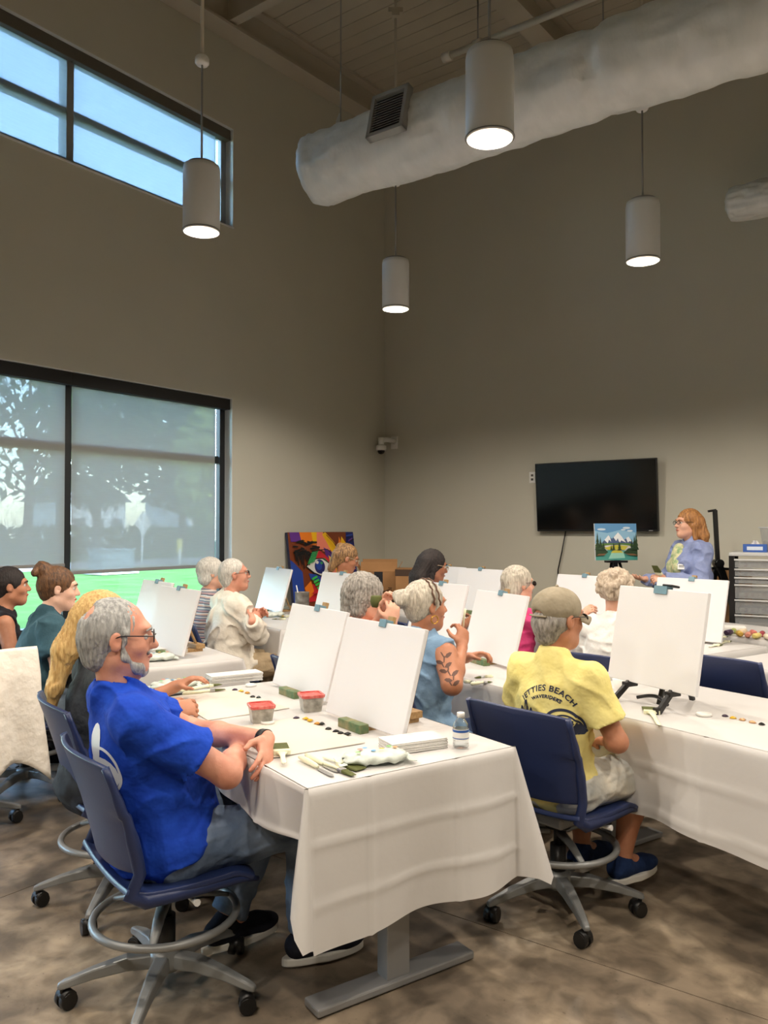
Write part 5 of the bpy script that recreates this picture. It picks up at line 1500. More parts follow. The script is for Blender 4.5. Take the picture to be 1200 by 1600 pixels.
q = MB(); bx_ = p14['at'](-.115, .15, .335); q.box(-.04, .04, -.004, .004, -.024, .024); bd = q.build('name_badge', mat('badge_white', (232, 232, 230), .4), p14['root'], X=Matrix.Translation(Vector(p14['at'](-.125, .155, .31))) @ Matrix.Rotation(math.radians(45), 4, 'Z') @ Matrix.Rotation(math.radians(10), 4, 'X'), bevel=.002)
q = MB(); q.box(-.012, .03, .0042, .0048, .004, .010); q.box(-.012, .03, .0042, .0048, -.006, -.001); q.box(-.034, -.018, .0042, .0048, -.006, .012); q.build('badge_print', mat('badge_ink', (40, 40, 46), .6), bd)

# the cream smock hung over the chair back at the left edge
chair(-2.16, 4.04, 146, 'navy task chair at the left edge hung with a cream smock')
smx = place(-2.16, 4.04, 0, 146 - 90)
q = MB()
def smock(u, v):
    x = (u - .5) * (.50 + .10 * v); side_ = -1 if v < .5 else 1
    t = abs(v - .42) / (.42 if v < .42 else .58)
    yb = -.315 + (.03 if v < .42 else -.03) * min(1, t * 4) * (1 if v < .42 else 1) - (.05 * t if v >= .42 else -.02 * t)
    z = .895 - (t ** 1.1) * (.30 if v < .42 else .62) * (1 + .12 * math.sin(u * 7)) + .012 * math.sin(u * 3)
    return Vector((x + .012 * math.sin(v * 9 + u * 5), yb + .02 * t * math.sin(u * 17 + v * 2) + .09 * (u - .5) ** 2, z))
q.grid(smock, 40, 44); tag(q.build('smock', cloth_mat('cream_smock', (226, 218, 206), (232, 226, 216)), X=smx, solid=.004), 'cream smock hung over a chair back at the left edge', 'smock')
# ================================================================== canvases and easels
m_canvas = mat('primed_canvas', (218, 218, 220), 0.7, bump=(400, .06)); m_canvas_e = mat('canvas_wrap_edge', (222, 220, 214), .75)
m_wood = mat('pale_wood', (176, 142, 96), .6, noise=(14, 4), col2=(150, 118, 76), stretch=(1, 8, 8)); m_stain = mat('paint_stained_wood', (148, 136, 98), .65, noise=(22, 3), col2=(70, 104, 66)); m_clip = mat('blue_grey_clip', (110, 142, 156), .4)
def canvas(a, b, label, w=.508, h=.388, tilt=16, deg=0, elabel=None, zb=.017, style='wood', W=None):
    p = W if W is not None else row(a, b)
    X = place(p.x, p.y, TZ, FACE - 90 + deg)                     # local -y looks at the painter
    T_ = Matrix.Translation((0, 0, zb)) @ Matrix.Rotation(math.radians(-tilt), 4, 'X')
    c = thing('canvas', label, 'canvas', X @ T_, 'blank canvases on the tables')
    q = MB(); q.box(-w / 2, w / 2, 0, .018, 0, h); q.build('canvas_face', m_canvas, c, bevel=.003)
    q = MB(); q.box(-w / 2 + .004, w / 2 - .004, .018, .021, .004, h - .004)
    q.box(-w / 2 + .03, w / 2 - .03, .0205, .0225, .03, h - .03); q.build('stretcher_back', m_wood, c)
    if elabel is None: elabel = label.replace('blank white canvas', 'wooden table easel of the canvas')
    if style == 'wood':
        e = thing('table_easel', elabel, 'easel', X, 'wooden table easels')
        q = MB(); q.box(-.05, .05, -.03, .24, .001, .018); q.build('base_board', m_wood, e, bevel=.002)
        q = MB(); q.box(-.075, .075, -.055, -.015, .0, .034); q.build('ledge', m_stain, e, bevel=.003)
        q = MB(); q.box(-.06, .06, .19, .25, .018, .045); q.build('rear_block', m_wood, e, bevel=.002)
        q = MB(); q.box(-.016, .016, .026, .044, -.01, h + .03); mast = q.build('mast', m_wood, e, X=T_, bevel=.002)
        q = MB(); q.box(-.021, .021, -.006, .03, h + .0015, h + .012); q.box(-.021, .021, -.007, -.0015, h - .018, h + .012); q.build('top_clip', m_clip, e, X=T_, bevel=.001)
        q = MB(); q.quadbar((0, .22, .04), (0, .04 + math.sin(math.radians(tilt)) * h * .7, h * .68), .02, .01); q.build('prop', m_wood, e)
    else:
        e = thing('tripod_easel', elabel, 'easel', X)
        for s_ in (-1, 1):
            q = MB(); q.quadbar((s_ * .13, -.085, .0), (s_ * .12, .01, zb - .002), .018, .024); q.box(s_ * .13 - .013, s_ * .13 + .013, -.098, -.072, 0, .028)
            q.quadbar((s_ * .12, .045, zb + .01), (s_ * .03, .15, h * .85), .018, .018); q.build('leg', m_black, e, bevel=.003)
            q = MB(); q.box(s_ * .12 - .016, s_ * .12 + .016, -.02, .045, zb - .022, zb - .001); q.build('support', m_black, e, bevel=.003)
        q = MB(); q.quadbar((0, .26, .0), (0, .15, h * .85), .02, .02); q.quadbar((0, .06, .0), (0, .12, zb + .10), .022, .014); q.build('rear_leg', m_black, e, bevel=.003)
        q = MB(); N = 26; q.tube([(-.085 + .17 * i / N, .02 + .02 * math.sin(math.pi * i / N), .02 + .018 * math.sin(math.pi * i / N)) for i in range(N + 1)], .008, 6); q.build('strap', m_black, e)
        q = MB(); q.box(-.035, .035, -.006, .03, h + .0015, h + .012); q.box(-.035, .035, -.0075, -.0015, h - .022, h + .012); q.build('top_clip', m_clip, e, X=T_)
        q = MB(); q.box(.0, .055, .0, .05, h + .012, h + .022); q.build('clamp', m_black, e, X=T_, bevel=.004)
    return c
canvas(.50, .50, 'blank white canvas nearest the camera, before the man in blue', deg=2)
canvas(.58, 1.16, 'blank white canvas at the far end of the nearest table', deg=0)
canvas(.47, 2.66, 'blank white canvas on the window table, nearer of two', deg=6)
canvas(.56, 3.34, 'blank white canvas on the window table, further of two', deg=6, w=.46)
canvas(2.02, 4.45, 'blank white canvas right of the man in the cream shirt', deg=0)
canvas(2.10, 3.46, 'blank white canvas behind the pink-shirted woman', deg=8)
canvas(2.05, 2.12, 'blank white canvas directly behind the denim-vested woman', deg=2)
canvas(1.84, 1.33, 'blank white canvas between the denim vest and the khaki cap', deg=-9)
canvas(3.45, 3.34, 'blank white canvas right of the black-haired person', deg=8)
canvas(3.48, 3.86, 'blank white canvas furthest away, half hidden by another canvas', deg=4)
canvas(3.47, 2.16, 'blank white canvas below the television cord', deg=6)
canvas(3.50, 1.25, 'blank white canvas in front of the instructor', deg=8, h=.41, w=.50)
bl, br = onz(949, 1057, TZ + .085), onz(1086, 1089, TZ + .085)
mdl = (bl + br) / 2; ang = math.degrees(math.atan2((br - bl).y, (br - bl).x))
canvas(0, 0, 'blank white canvas on the black tripod easel at right', W=Vector((mdl.x, mdl.y, 0)), deg=ang - (FACE - 90), tilt=11, zb=.085, style='tripod', elabel='small black plastic tripod easel on the right-hand table', w=(br - bl).length, h=.415)

# ================================================================== things on the tables
m_paper = mat('white_palette_paper', (212, 204, 192), .7); m_towel = mat('paper_towel', (216, 214, 210), .9, bump=(90, .2)); m_wt = mat('white_plastic')
m_olive = mat('olive_bristle', (92, 98, 48), .8, bump=(220, .5), stretch=(6, 1, 6)); m_handle = mat('cream_handle', (226, 226, 196), .45); m_ferr = mat('steel_ferrule', (176, 176, 174), .3, metal=.9)
PCOL = [mat('paint_purple', (52, 34, 60), .3), mat('paint_yellow', (224, 178, 30), .3), mat('paint_ochre', (192, 136, 40), .3), mat('paint_black', (22, 22, 22), .3), mat('paint_green_black', (24, 34, 28), .3), mat('paint_peach', (206, 160, 112), .3), mat('paint_white', (236, 236, 232), .3)]
ZT = TZ + .003
def sheet(label, pts, z=ZT, th=.0025):
    cx = sum(p.x for p in pts) / len(pts); cy = sum(p.y for p in pts) / len(pts)
    q = MB(); q.prism([(p.x - cx, p.y - cy) for p in pts], 0, th)
    return tag(q.build('palette_sheet', m_paper, X=place(cx, cy, z)), label, 'palette', 'white palette sheets')
def blob(p, r, m, label, seed=0):
    rnd = random.Random(seed); q = MB(); n = 14
    rs = [r * rnd.uniform(.75, 1.15) for _ in range(n)]
    vs = [(rs[i] * math.cos(2 * math.pi * i / n), rs[i] * math.sin(2 * math.pi * i / n), 0) for i in range(n)] + [(rs[i] * .62 * math.cos(2 * math.pi * i / n), rs[i] * .62 * math.sin(2 * math.pi * i / n), r * .38) for i in range(n)] + [(r * .1, 0, r * .6)]
    fs = [(i, (i + 1) % n, n + (i + 1) % n, n + i) for i in range(n)] + [(n + i, n + (i + 1) % n, 2 * n) for i in range(n)] + [tuple(range(n))[::-1]]
    q.add(vs, fs, 0, True); return tag(q.build('paint_dab', m, X=place(p.x, p.y, p.z, rnd.uniform(0, 360))), label, 'paint', 'dabs of paint on the palettes')
def dabs(pxs, zz, what, r=.0135):
    nm = ['purple', 'yellow', 'ochre', 'black', 'green-black', 'peach', 'white']
    cnt = {}
    for i, (x, y, c) in enumerate(pxs):
        cnt[c] = cnt.get(c, 0) + 1
        rk = ['', 'second ', 'third ', 'fourth ', 'fifth ', 'sixth ', 'seventh '][cnt[c] - 1]
        blob(onz(x, y, zz), r, PCOL[c], rk + nm[c] + ' dab of paint from the left ' + what, i)
def brush(p, q_, label, wide=.05, long_=.06, group='wide paintbrushes', handle=m_handle, th=.014, bris=m_olive):
    """p = bristle tip, q = handle end, both lying on a surface"""
    d = (q_ - p); L = d.length; ang = math.degrees(math.atan2(d.y, d.x))
    X = Matrix.Translation(p) @ Matrix.Rotation(math.radians(ang), 4, 'Z') @ Matrix.Rotation(-math.asin(max(-1, min(1, d.z / L))), 4, 'Y')
    o = thing('paintbrush', label, 'paintbrush', X, group)
    b = MB(); b.add([(0, -wide * .46, .002), (0, wide * .46, .002), (long_, wide * .5, 0), (long_, -wide * .5, 0), (0, -wide * .46, th * .4), (0, wide * .46, th * .4), (long_, wide * .5, th), (long_, -wide * .5, th)], [(0, 1, 2, 3), (7, 6, 5, 4), (0, 4, 5, 1), (1, 5, 6, 2), (2, 6, 7, 3), (3, 7, 4, 0)]); b.build('bristles', bris, o, bevel=.002)
    b = MB(); b.box(long_, long_ + .022, -wide * .52, wide * .52, -.0003, th + .001); b.build('ferrule', m_ferr if wide < .03 else handle, o, bevel=.002)
    b = MB(); b.tube([(long_ + .02, 0, th / 2), (long_ + .035, 0, th / 2), (long_ + (L - long_) * .45, 0, th / 2), (L - .01, 0, th / 2), (L, 0, th / 2)], [wide * .40, wide * .22, .008, .009, .004], 10, flat=min(1, th / 2 / max(wide * .4, .006)) if wide > .03 else 1); b.build('handle', handle, o)
    return o
def tub(p, label, sc=1.0):
    o = thing('water_tub', label, 'plastic tub', place(p.x, p.y, p.z, 20) @ Matrix.Scale(sc, 4), 'red-rimmed water tubs')
    def sec(hw, z): return [(hw * c - hw * .12 * (1 if i % 2 else -1) * 0, hw * s_, z) for i, (c, s_) in enumerate([(-1, -.8), (-.8, -1), (.8, -1), (1, -.8), (1, .8), (.8, 1), (-.8, 1), (-1, .8)])]
    b = MB(); L = [sec(.036, 0), sec(.045, .062), sec(.045, .064), sec(.0432, .064), sec(.0345, .003)]
    vs = [v for s_ in L for v in s_]; fs = [tuple(range(8))[::-1]] + [(i * 8 + j, i * 8 + (j + 1) % 8, i * 8 + 8 + (j + 1) % 8, i * 8 + 8 + j) for i in range(4) for j in range(8)] + [tuple(range(32, 40))]
    b.add(vs, fs); b.build('tub', mat('cloudy_plastic', (178, 174, 164), .3, noise=(30, 4), col2=(120, 118, 108)), o)
    b = MB(); L = [sec(.0475, .058), sec(.049, .068), sec(.0475, .0705), sec(.041, .0705), sec(.040, .066)]
    vs = [v for s_ in L for v in s_]; fs = [(i * 8 + j, i * 8 + (j + 1) % 8, i * 8 + 8 + (j + 1) % 8, i * 8 + 8 + j) for i in range(4) for j in range(8)] + [tuple(range(32, 40))]
    b.add(vs, fs); b.build('lid', mat('red_lid', (190, 52, 48), .4, noise=(60, 3), col2=(206, 120, 110)), o)
def lid(p, label, r=.026):
    q = MB(); q.lathe([(r, 0), (r, .008), (r * .93, .010), (r * .88, .006), (.0001, .0055)], 24); return tag(q.build('round_lid', m_wt, X=place(p.x, p.y, p.z)), label, 'lid', 'small white lids')
def towels(p, deg, label, w=.21, d=.11, n=9, h=.035):
    o = thing('towel_stack', label, 'paper towels', place(p.x, p.y, p.z, deg), 'folded paper towel stacks')
    for i in range(n):
        j = random.uniform(-.002, .002); q = MB(); q.box(-w / 2 + j, w / 2 + j, -d / 2 - j, d / 2 - j, h * i / n + .0004, h * (i + 1) / n - .0003); q.build('towel', m_towel, o, bevel=.001)
def wipes(p, deg, label, sc=1.0):
    o = thing('wipes_packet', label, 'wipes packet', place(p.x, p.y, p.z, deg) @ Matrix.Scale(sc, 4), 'packets of wipes')
    q = MB()
    def f(u, v):
        a = 2 * math.pi * u; t = (v - .5) * 2; k = math.sqrt(max(0.02, 1 - abs(t) ** 5)); y = .052 * math.cos(a) * k; z = .021 + .021 * math.sin(a) * k * (1 - .15 * math.sin(t * 7))
        return Vector((t * .105 + .004 * math.sin(a * 3), y + .005 * math.sin(t * 13 + a), max(.001, z + .0015 * math.sin(t * 21) * math.sin(a * 2))))
    q.grid(f, 24, 26, closed_u=True); w_ = q.build('wrapper', mat('wipes_wrapper', (206, 214, 206), .3, bump=(40, .4)), o)
    spots = [((232, 110, 80), -.05, .0), ((90, 160, 210), -.028, .022), ((240, 190, 70), .02, -.01), ((130, 200, 110), -.062, -.022), ((120, 190, 90), .05, .015), ((236, 150, 80), .065, -.005), ((90, 160, 210), -.01, -.018)]
    for i, (c_, x, y) in enumerate(spots):
        b = MB(); n = 12; b.add([(x + .009 * math.cos(2 * math.pi * k / n), y + .008 * math.sin(2 * math.pi * k / n), .0475 - (y / .052) ** 2 * .016) for k in range(n)], [tuple(range(n))]); b.build('printed_flower', mat('wipes_%d' % (i), c_, .4), w_)
    q = MB()
    for s_ in (-1, 1): q.add([(s_ * .10, -.045, .012), (s_ * .125, -.05, .010), (s_ * .125, .05, .010), (s_ * .10, .045, .012), (s_ * .10, -.045, .014), (s_ * .125, -.05, .012), (s_ * .125, .05, .012), (s_ * .10, .045, .014)], [(0, 1, 2, 3), (7, 6, 5, 4), (0, 4, 5, 1), (1, 5, 6, 2), (2, 6, 7, 3), (3, 7, 4, 0)])
    q.build('crimped_end', mat('wipes_wrapper'), o)

# --- nearest table
sheet('white palette sheet in front of the man in blue', [onz(347, 1140, ZT), onz(462, 1122, ZT), onz(570, 1161, ZT), onz(428, 1184, ZT)])
sheet('white palette sheet under the blonde woman\'s hand', [onz(262, 1090, ZT), onz(360, 1077, ZT), onz(452, 1107, ZT), onz(325, 1126, ZT)])
Z2 = ZT + .003
dabs([(463, 1122, 0), (478, 1123, 1), (484, 1126, 1), (496, 1131, 2), (503, 1131, 3), (513, 1139, 3), (525, 1143, 3), (532, 1146, 3), (543, 1147, 3)], Z2, 'on the nearest palette')
dabs([(367, 1078, 0), (377, 1080, 1), (386, 1083, 2), (395, 1089, 3), (404, 1090, 4)], Z2, 'on the blonde woman\'s palette')
tub(onz(408, 1128, ZT), 'red-rimmed plastic water tub left of the other one')
tub(onz(486, 1110, ZT), 'red-rimmed plastic water tub beside the far canvas of the nearest table')
lid(onz(418, 1130, Z2), 'small round white lid beside the left water tub'); lid(onz(392, 1072, ZT), 'small round white lid beside the paper towels')
brush(onz(437, 1163, Z2 + .001), onz(444, 1196, Z2 + .001), 'wide olive brush lying on the nearest palette', .055, .11)
brush(onz(565, 1204, ZT), onz(505, 1186, ZT), 'wide olive brush lying beside the wipes', .05, .07)
brush(onz(553, 1213, ZT + .001), onz(480, 1185, ZT), 'narrow olive brush lying beside the wide one', .022, .05, 'narrow paintbrushes', th=.01)
for i, (a0, a1) in enumerate((((522, 1215), (468, 1187)), ((528, 1208), (478, 1183)))):
    pk, ph_ = onz(*a0, ZT), onz(*a1, ZT); d = ph_ - pk; ang = math.degrees(math.atan2(d.y, d.x)); L = d.length
    o = thing('palette_knife', 'steel palette knife with a cream handle, ' + ('outer one at the table edge' if i == 0 else 'inner one beside the brushes'), 'palette knife', place(pk.x, pk.y, ZT, ang), 'palette knives')
    q = MB(); q.prism([(0, 0), (.02, -.008), (L * .4, -.008), (L * .46, -.003), (L * .46, .003), (L * .4, .008), (.02, .008)], .002, .0035); q.build('blade', m_ferr, o)
    q = MB(); q.tube([(L * .44, 0, .007), (L * .52, 0, .008), (L * .75, 0, .009), (L, 0, .008)], [.004, .008, .010, .006], 10); q.build('handle', m_handle, o)
wipes(onz(586, 1192, ZT), 16, 'flower-printed packet of wipes at the near table edge'); towels(onz(646, 1168, ZT), 26, 'folded white paper towels left of the water bottle')
towels(onz(366, 1064, ZT), 30, 'tall stack of folded paper towels at the far end of the nearest table', .26, .10, 10, .04)
wipes(onz(272, 1076, ZT), 24, 'pale packet of wipes behind the blonde woman\'s brushes')
for i, ((x0, y0_), (x1, y1_), wd, bm) in enumerate((((345, 1070), (275, 1082), .03, m_olive), ((352, 1078), (285, 1086), .016, m_olive), ((338, 1062), (300, 1072), .02, m_olive))):
    brush(onz(x0, y0_, ZT + .002 + .004 * i), onz(x1, y1_, ZT + .002), 'olive-tipped brush beside the blonde woman\'s hand, ' + ('widest', 'lowest', 'furthest back')[i] + ' of three', wd, .05, 'brushes by the blonde woman', th=.010)
p = onz(262, 1086, ZT); o = thing('phone', 'dark smartphone lying beside the blonde woman\'s brushes', 'phone', place(p.x, p.y, ZT, 36)); q = MB(); q.box(-.07, .07, -.034, .034, 0, .008); q.build('case', mat('phone_dark', (44, 50, 58), .35), o, bevel=.004); q = MB(); q.box(-.064, .064, -.030, .030, .008, .0088); q.build('screen', mat('tv_screen'), o)
p = onz(720, 1168, ZT); o = thing('water_bottle', 'small clear water bottle with a blue and white label', 'bottle', place(p.x, p.y, ZT))
m_pet = bpy.data.materials.new('clear_bottle'); m_pet.use_nodes = True
_nt = m_pet.node_tree; _nt.nodes.remove(_nt.nodes['Principled BSDF']); _t = _nt.nodes.new('ShaderNodeBsdfTransparent'); _t.inputs['Color'].default_value = (.86, .89, .90, 1); _g = _nt.nodes.new('ShaderNodeBsdfGlossy'); _g.inputs['Roughness'].default_value = .06
_mx = _nt.nodes.new('ShaderNodeMixShader'); _lw = _nt.nodes.new('ShaderNodeLayerWeight'); _lw.inputs['Blend'].default_value = .35; _nt.links.new(_lw.outputs['Facing'], _mx.inputs[0]); _nt.links.new(_t.outputs[0], _mx.inputs[1]); _nt.links.new(_g.outputs[0], _mx.inputs[2]); _nt.links.new(_mx.outputs[0], _nt.nodes['Material Output'].inputs['Surface'])
q = MB(); q.lathe([(.0001, .003), (.024, .001), (.0275, .006), (.0275, .018), (.026, .022), (.0275, .026), (.0275, .072), (.024, .084), (.013, .098), (.0115, .102), (.0115, .108)], 28, cap=False); q.build('bottle', m_pet, o)
q = MB(); q.lathe([(.0279, .030), (.0279, .066)], 28, cap=False); q.build('label_band', m_wt, o)
q = MB(); q.lathe([(.0282, .056), (.0282, .064)], 28, cap=False); q.build('label_stripe', mat('label_blue', (40, 84, 156), .4), o)
q = MB(); q.lathe([(.0282, .034), (.0282, .037)], 28, cap=False); q.build('label_line', mat('label_blue'), o)
q = MB(); q.lathe([(.0135, .104), (.0135, .118), (.012, .120), (.0001, .120)], 24); q.build('cap', m_wt, o)

# --- yellow-shirt man's table
brush(onz(1013, 1106, ZT), onz(1030, 1136, ZT), 'wide olive brush lying before the black easel', .06, .10)
lid(onz(1100, 1118, ZT), 'small round white lid on the right-hand table', .03)
dabs([(1133, 1119, 0), (1145, 1122, 1), (1160, 1125, 5), (1176, 1129, 5), (1190, 1132, 3)], ZT, 'on the right-hand table', .014)
p = onz(968, 1078, ZT); q = MB(); q.lathe([(.026, 0), (.033, .05), (.0315, .05), (.025, .003), (.0001, .003)], 24, cap=False); tag(q.build('paper_cup', m_wt, X=place(p.x, p.y, ZT)), 'small white paper cup behind the black easel leg', 'cup')
p = row(2.12, .52); o = thing('tumbler', 'tall white insulated tumbler behind the khaki cap', 'tumbler', place(p.x, p.y, ZT))
q = MB(); q.lathe([(.034, 0), (.038, .05), (.044, .10), (.044, .205), (.041, .21)], 28); q.build('cup', m_wt, o); q = MB(); q.lathe([(.0445, .205), (.0445, .217), (.04, .224), (.0001, .225)], 28); q.build('lid', mat('tumbler_lid', (150, 152, 154), .3), o); q = MB(); q.lathe([(.0446, .196), (.0446, .204)], 28, cap=False); q.build('band', m_ferr, o)

# --- denim-vested woman's table
for i, (a0, a1) in enumerate((((752, 1068), (724, 1066)), ((768, 1066), (735, 1070)), ((742, 1060), (770, 1058)))):
    brush(onz(*a0, ZT), onz(*a1, ZT), 'pale-handled brush on the denim-vested woman\'s table, ' + ('nearest', 'middle', 'furthest')[i] + ' of three', .018, .03, 'brushes on the second table', th=.009)
towels(row(1.98, .86, ZT), 40, 'folded paper towels behind the khaki cap')
# held brush
hwp = X12 @ Vector(p12['arms'][1][2]); hd_ = X12.to_3x3() @ Vector(p12['arms'][1][3])
g0 = hwp + hd_ * .09
q = MB(); q.tube([g0 + Vector((0, .02, -.02)), g0 + Vector((.005, .0, .06)), g0 + Vector((.01, -.01, .10))], [.004, .005, .006], 8); tag(q.build('paintbrush', m_handle), 'pale brush held upright by the denim-vested woman', 'paintbrush')
hwp = X11 @ Vector(p11['arms'][-1][2]); 
q = MB(); g0 = hwp + Vector((.0, -.01, .06)); q.lathe([(.0001, -.03), (.022, -.026), (.031, .0), (.028, .026), (.024, .032)], 20); o = tag(q.build('paint_sponge', m_olive, X=Matrix.Translation(g0 + Vector((-.03, -.02, 0)))), 'olive paint pad held up by the pink-shirted woman', 'paint pad')

# --- window table, middle far table, far row
towels(onz(262, 1020, ZT), 34, 'folded paper towels on the window table'); wipes(onz(243, 1032, ZT), 20, 'yellow-green packet of wipes on the window table')
p = onz(106, 985, ZT)
tub(row(.30, 3.0, ZT), 'red-rimmed water tub on the window table')
wipes(row(1.90, 4.10, ZT), 30, 'packet of wipes right of the cream shirt'); tub(onz(505, 951, ZT), 'red-rimmed water tub before the eye painting')
dabs([(421, 962, 3), (430, 961, 3), (436, 962, 3), (415, 962, 0), (442, 963, 1)], ZT, 'right of the cream shirt', .016)
for i, (a0, a1) in enumerate((((438, 966), (455, 963)), ((425, 968), (447, 968)))): brush(onz(*a0, ZT), onz(*a1, ZT), 'olive brush right of the cream shirt, ' + ('further' if i == 0 else 'nearer') + ' of two', .02, .04, 'brushes on the far middle table', th=.009)
p = at(472, 925, 7.0); o = thing('utensil_can', 'metal can standing before the eye painting', 'can', place(p.x, p.y, ZT)); q = MB(); q.lathe([(.062, 0), (.062, .19), (.064, .192), (.06, .192), (.059, .01), (.0001, .01)], 28, cap=False); q.build('can', mat('tin_can', (170, 166, 160), .35, metal=.5, noise=(20, 2), col2=(120, 112, 104)), o); q = MB(); q.tube([(0, 0, .02), (-.05, 0, .25)], .005, 6); q.build('stirrer', m_wt, o)
dabs([(600, 941, 3), (612, 940, 3), (624, 939, 0), (634, 940, 3), (646, 941, 3), (655, 941, 4)], ZT, 'on the far palette below the boxes', .018)
towels(onz(600, 934, ZT), 30, 'folded paper towels below the cardboard boxes', .4, .1, 8, .03)
for i, (a0, a1) in enumerate((((1140, 1002), (1118, 1010)), ((1134, 995), (1112, 1004)), ((1126, 1008), (1108, 1012)))): brush(onz(*a0, ZT), onz(*a1, ZT), 'olive brush on the far right table, ' + ('rightmost', 'furthest', 'nearest')[i] + ' of three', .035, .05, 'brushes on the far right table', th=.012)
p = row(3.62, 2.5); q = MB(); q.lathe([(.07, 0), (.10, .05), (.098, .05), (.068, .004), (.0001, .004)], 28, cap=False); tag(q.build('bowl', mat('teal_bowl', (56, 120, 132), .4), X=place(p.x, p.y, ZT)), 'teal bowl between the far canvases', 'bowl')
# paint tubes on the instructor's table
cols = [(70, 44, 62), (36, 34, 40), (110, 52, 60), (60, 40, 70), (150, 160, 90), (206, 170, 80), (220, 200, 170), (210, 140, 120), (196, 110, 100), (214, 196, 120), (150, 60, 70), (226, 214, 190)]
for i, c_ in enumerate(cols):
    p = onz(1118 + 7.3 * i, 986 + .9 * i + (4 if i % 2 else 0), TZ)
    o = thing('paint_bottle', 'small paint bottle in the instructor\'s row, number %d from the left' % (i + 1), 'paint bottle', place(p.x, p.y, TZ + .022, 40 + 20 * (i % 3)), 'row of paint bottles')
    o['label'] = ['very dark plum', 'black', 'maroon', 'purple', 'olive green', 'amber', 'cream', 'salmon', 'brick red', 'pale yellow', 'crimson', 'ivory'][i] + ' paint bottle lying on the instructor\'s table'
    q = MB(); q.tube([(-.05, 0, 0), (-.045, 0, 0), (.02, 0, 0), (.03, 0, 0)], [.012, .019, .019, .012], 12); q.build('bottle', mat('pbottle_%d' % i, c_, .35), o); q = MB(); q.cyl((.03, 0, 0), (.045, 0, 0), .010, n=12); q.build('cap', m_wt, o)
p = onz(1138, 982, TZ + .03); q = MB(); q.box(-.12, .12, -.05, .05, 0, .05); tag(q.build('folded_cloth', m_towel, X=place(p.x, p.y, ZT, -20), bevel=.015), 'folded white cloth on the instructor\'s table', 'cloth')

# ================================================================== far end of the room
def box_open(label, X, w, d, h, m, flaps=True, extra=None):
    o = thing('cardboard_box', label, 'box', X, 'cardboard boxes')
    q = MB(); t = .005
    q.box(-w / 2, w / 2, -d / 2, -d / 2 + t, 0, h); q.box(-w / 2, w / 2, d / 2 - t, d / 2, 0, h); q.box(-w / 2, -w / 2 + t, -d / 2, d / 2, 0, h); q.box(w / 2 - t, w / 2, -d / 2, d / 2, 0, h); q.box(-w / 2, w / 2, -d / 2, d / 2, 0, t); q.build('carton', m, o)
    if flaps:
        for s_ in (-1, 1):
            f = MB(); f.add([(-w / 2, s_ * d / 2, h), (w / 2, s_ * d / 2, h), (w / 2, s_ * (d / 2 - .09 if s_ < 0 else d / 2 + .05), h + (.10 if s_ < 0 else .12)), (-w / 2, s_ * (d / 2 - .09 if s_ < 0 else d / 2 + .05), h + (.10 if s_ < 0 else .12))], [(0, 1, 2, 3)]); f.build('flap', m, o, solid=.005)
            f = MB(); f.add([(s_ * w / 2, -d / 2, h), (s_ * w / 2, d / 2, h), (s_ * (w / 2 + .06), d / 2, h + .10), (s_ * (w / 2 + .06), -d / 2, h + .10)], [(0, 1, 2, 3)]); f.build('flap', m, o, solid=.005)
    return o
m_card = mat('cardboard', (168, 124, 80), .8, noise=(6, 3), col2=(156, 114, 72))
bxp = RI @ at(604, 905, 8.7)
st = thing('side_table', 'dark folding table in the corner under the boxes', 'table', ROOM @ Matrix.Translation((bxp.x + .1, bxp.y + .0, 0)))
q = MB(); q.box(-.45, .75, -.35, .35, .70, .73); q.build('table_top', mat('dark_laminate', (52, 52, 54), .5), st, bevel=.004)
for sx_ in (-.4, .7):
    for sy_ in (-.3, .3): q = MB(); q.cyl((sx_, sy_, 0), (sx_, sy_, .70), .016, n=10); q.build('leg', m_black, st)
bxX = ROOM @ Matrix.Translation((bxp.x - .04, bxp.y - .08, .732)) @ Matrix.Rotation(math.radians(34), 4, 'Z')
bo = box_open('open cardboard box with a black tape strip, left of two', bxX, .38, .32, .30, m_card)
q = MB(); q.box(-.045, .045, -.1635, -.1605, .0, .30); q.build('tape', mat('black_tape', (28, 30, 36), .4), bo)
q = MB(); N = 16
q.tube([(-.13 + .26 * i / N, -.1655, .125 - .040 * math.sin(math.pi * i / N)) for i in range(N + 1)], [.004 + .006 * math.sin(math.pi * i / N) for i in range(N + 1)], 8, flat=.35); q.tube([(.10, -.1655, .135), (.14, -.1655, .135), (.132, -.1655, .095)], .006, 6, flat=.35); q.build('arrow_mark', mat('box_ink', (34, 30, 28), .6), bo)
b2 = box_open('closed cardboard box with a dark top band, right of two', ROOM @ Matrix.Translation((bxp.x + .42, bxp.y - .06, .732)) @ Matrix.Rotation(math.radians(30), 4, 'Z'), .40, .30, .34, m_card, flaps=False)
q = MB(); q.box(-.2, .2, -.15, .15, .335, .342); q.build('lid', m_card, b2); q = MB(); q.box(-.201, .201, -.1525, -.150, .27, .335); q.build('printed_band', mat('box_dark_print', (70, 50, 36), .7), b2)

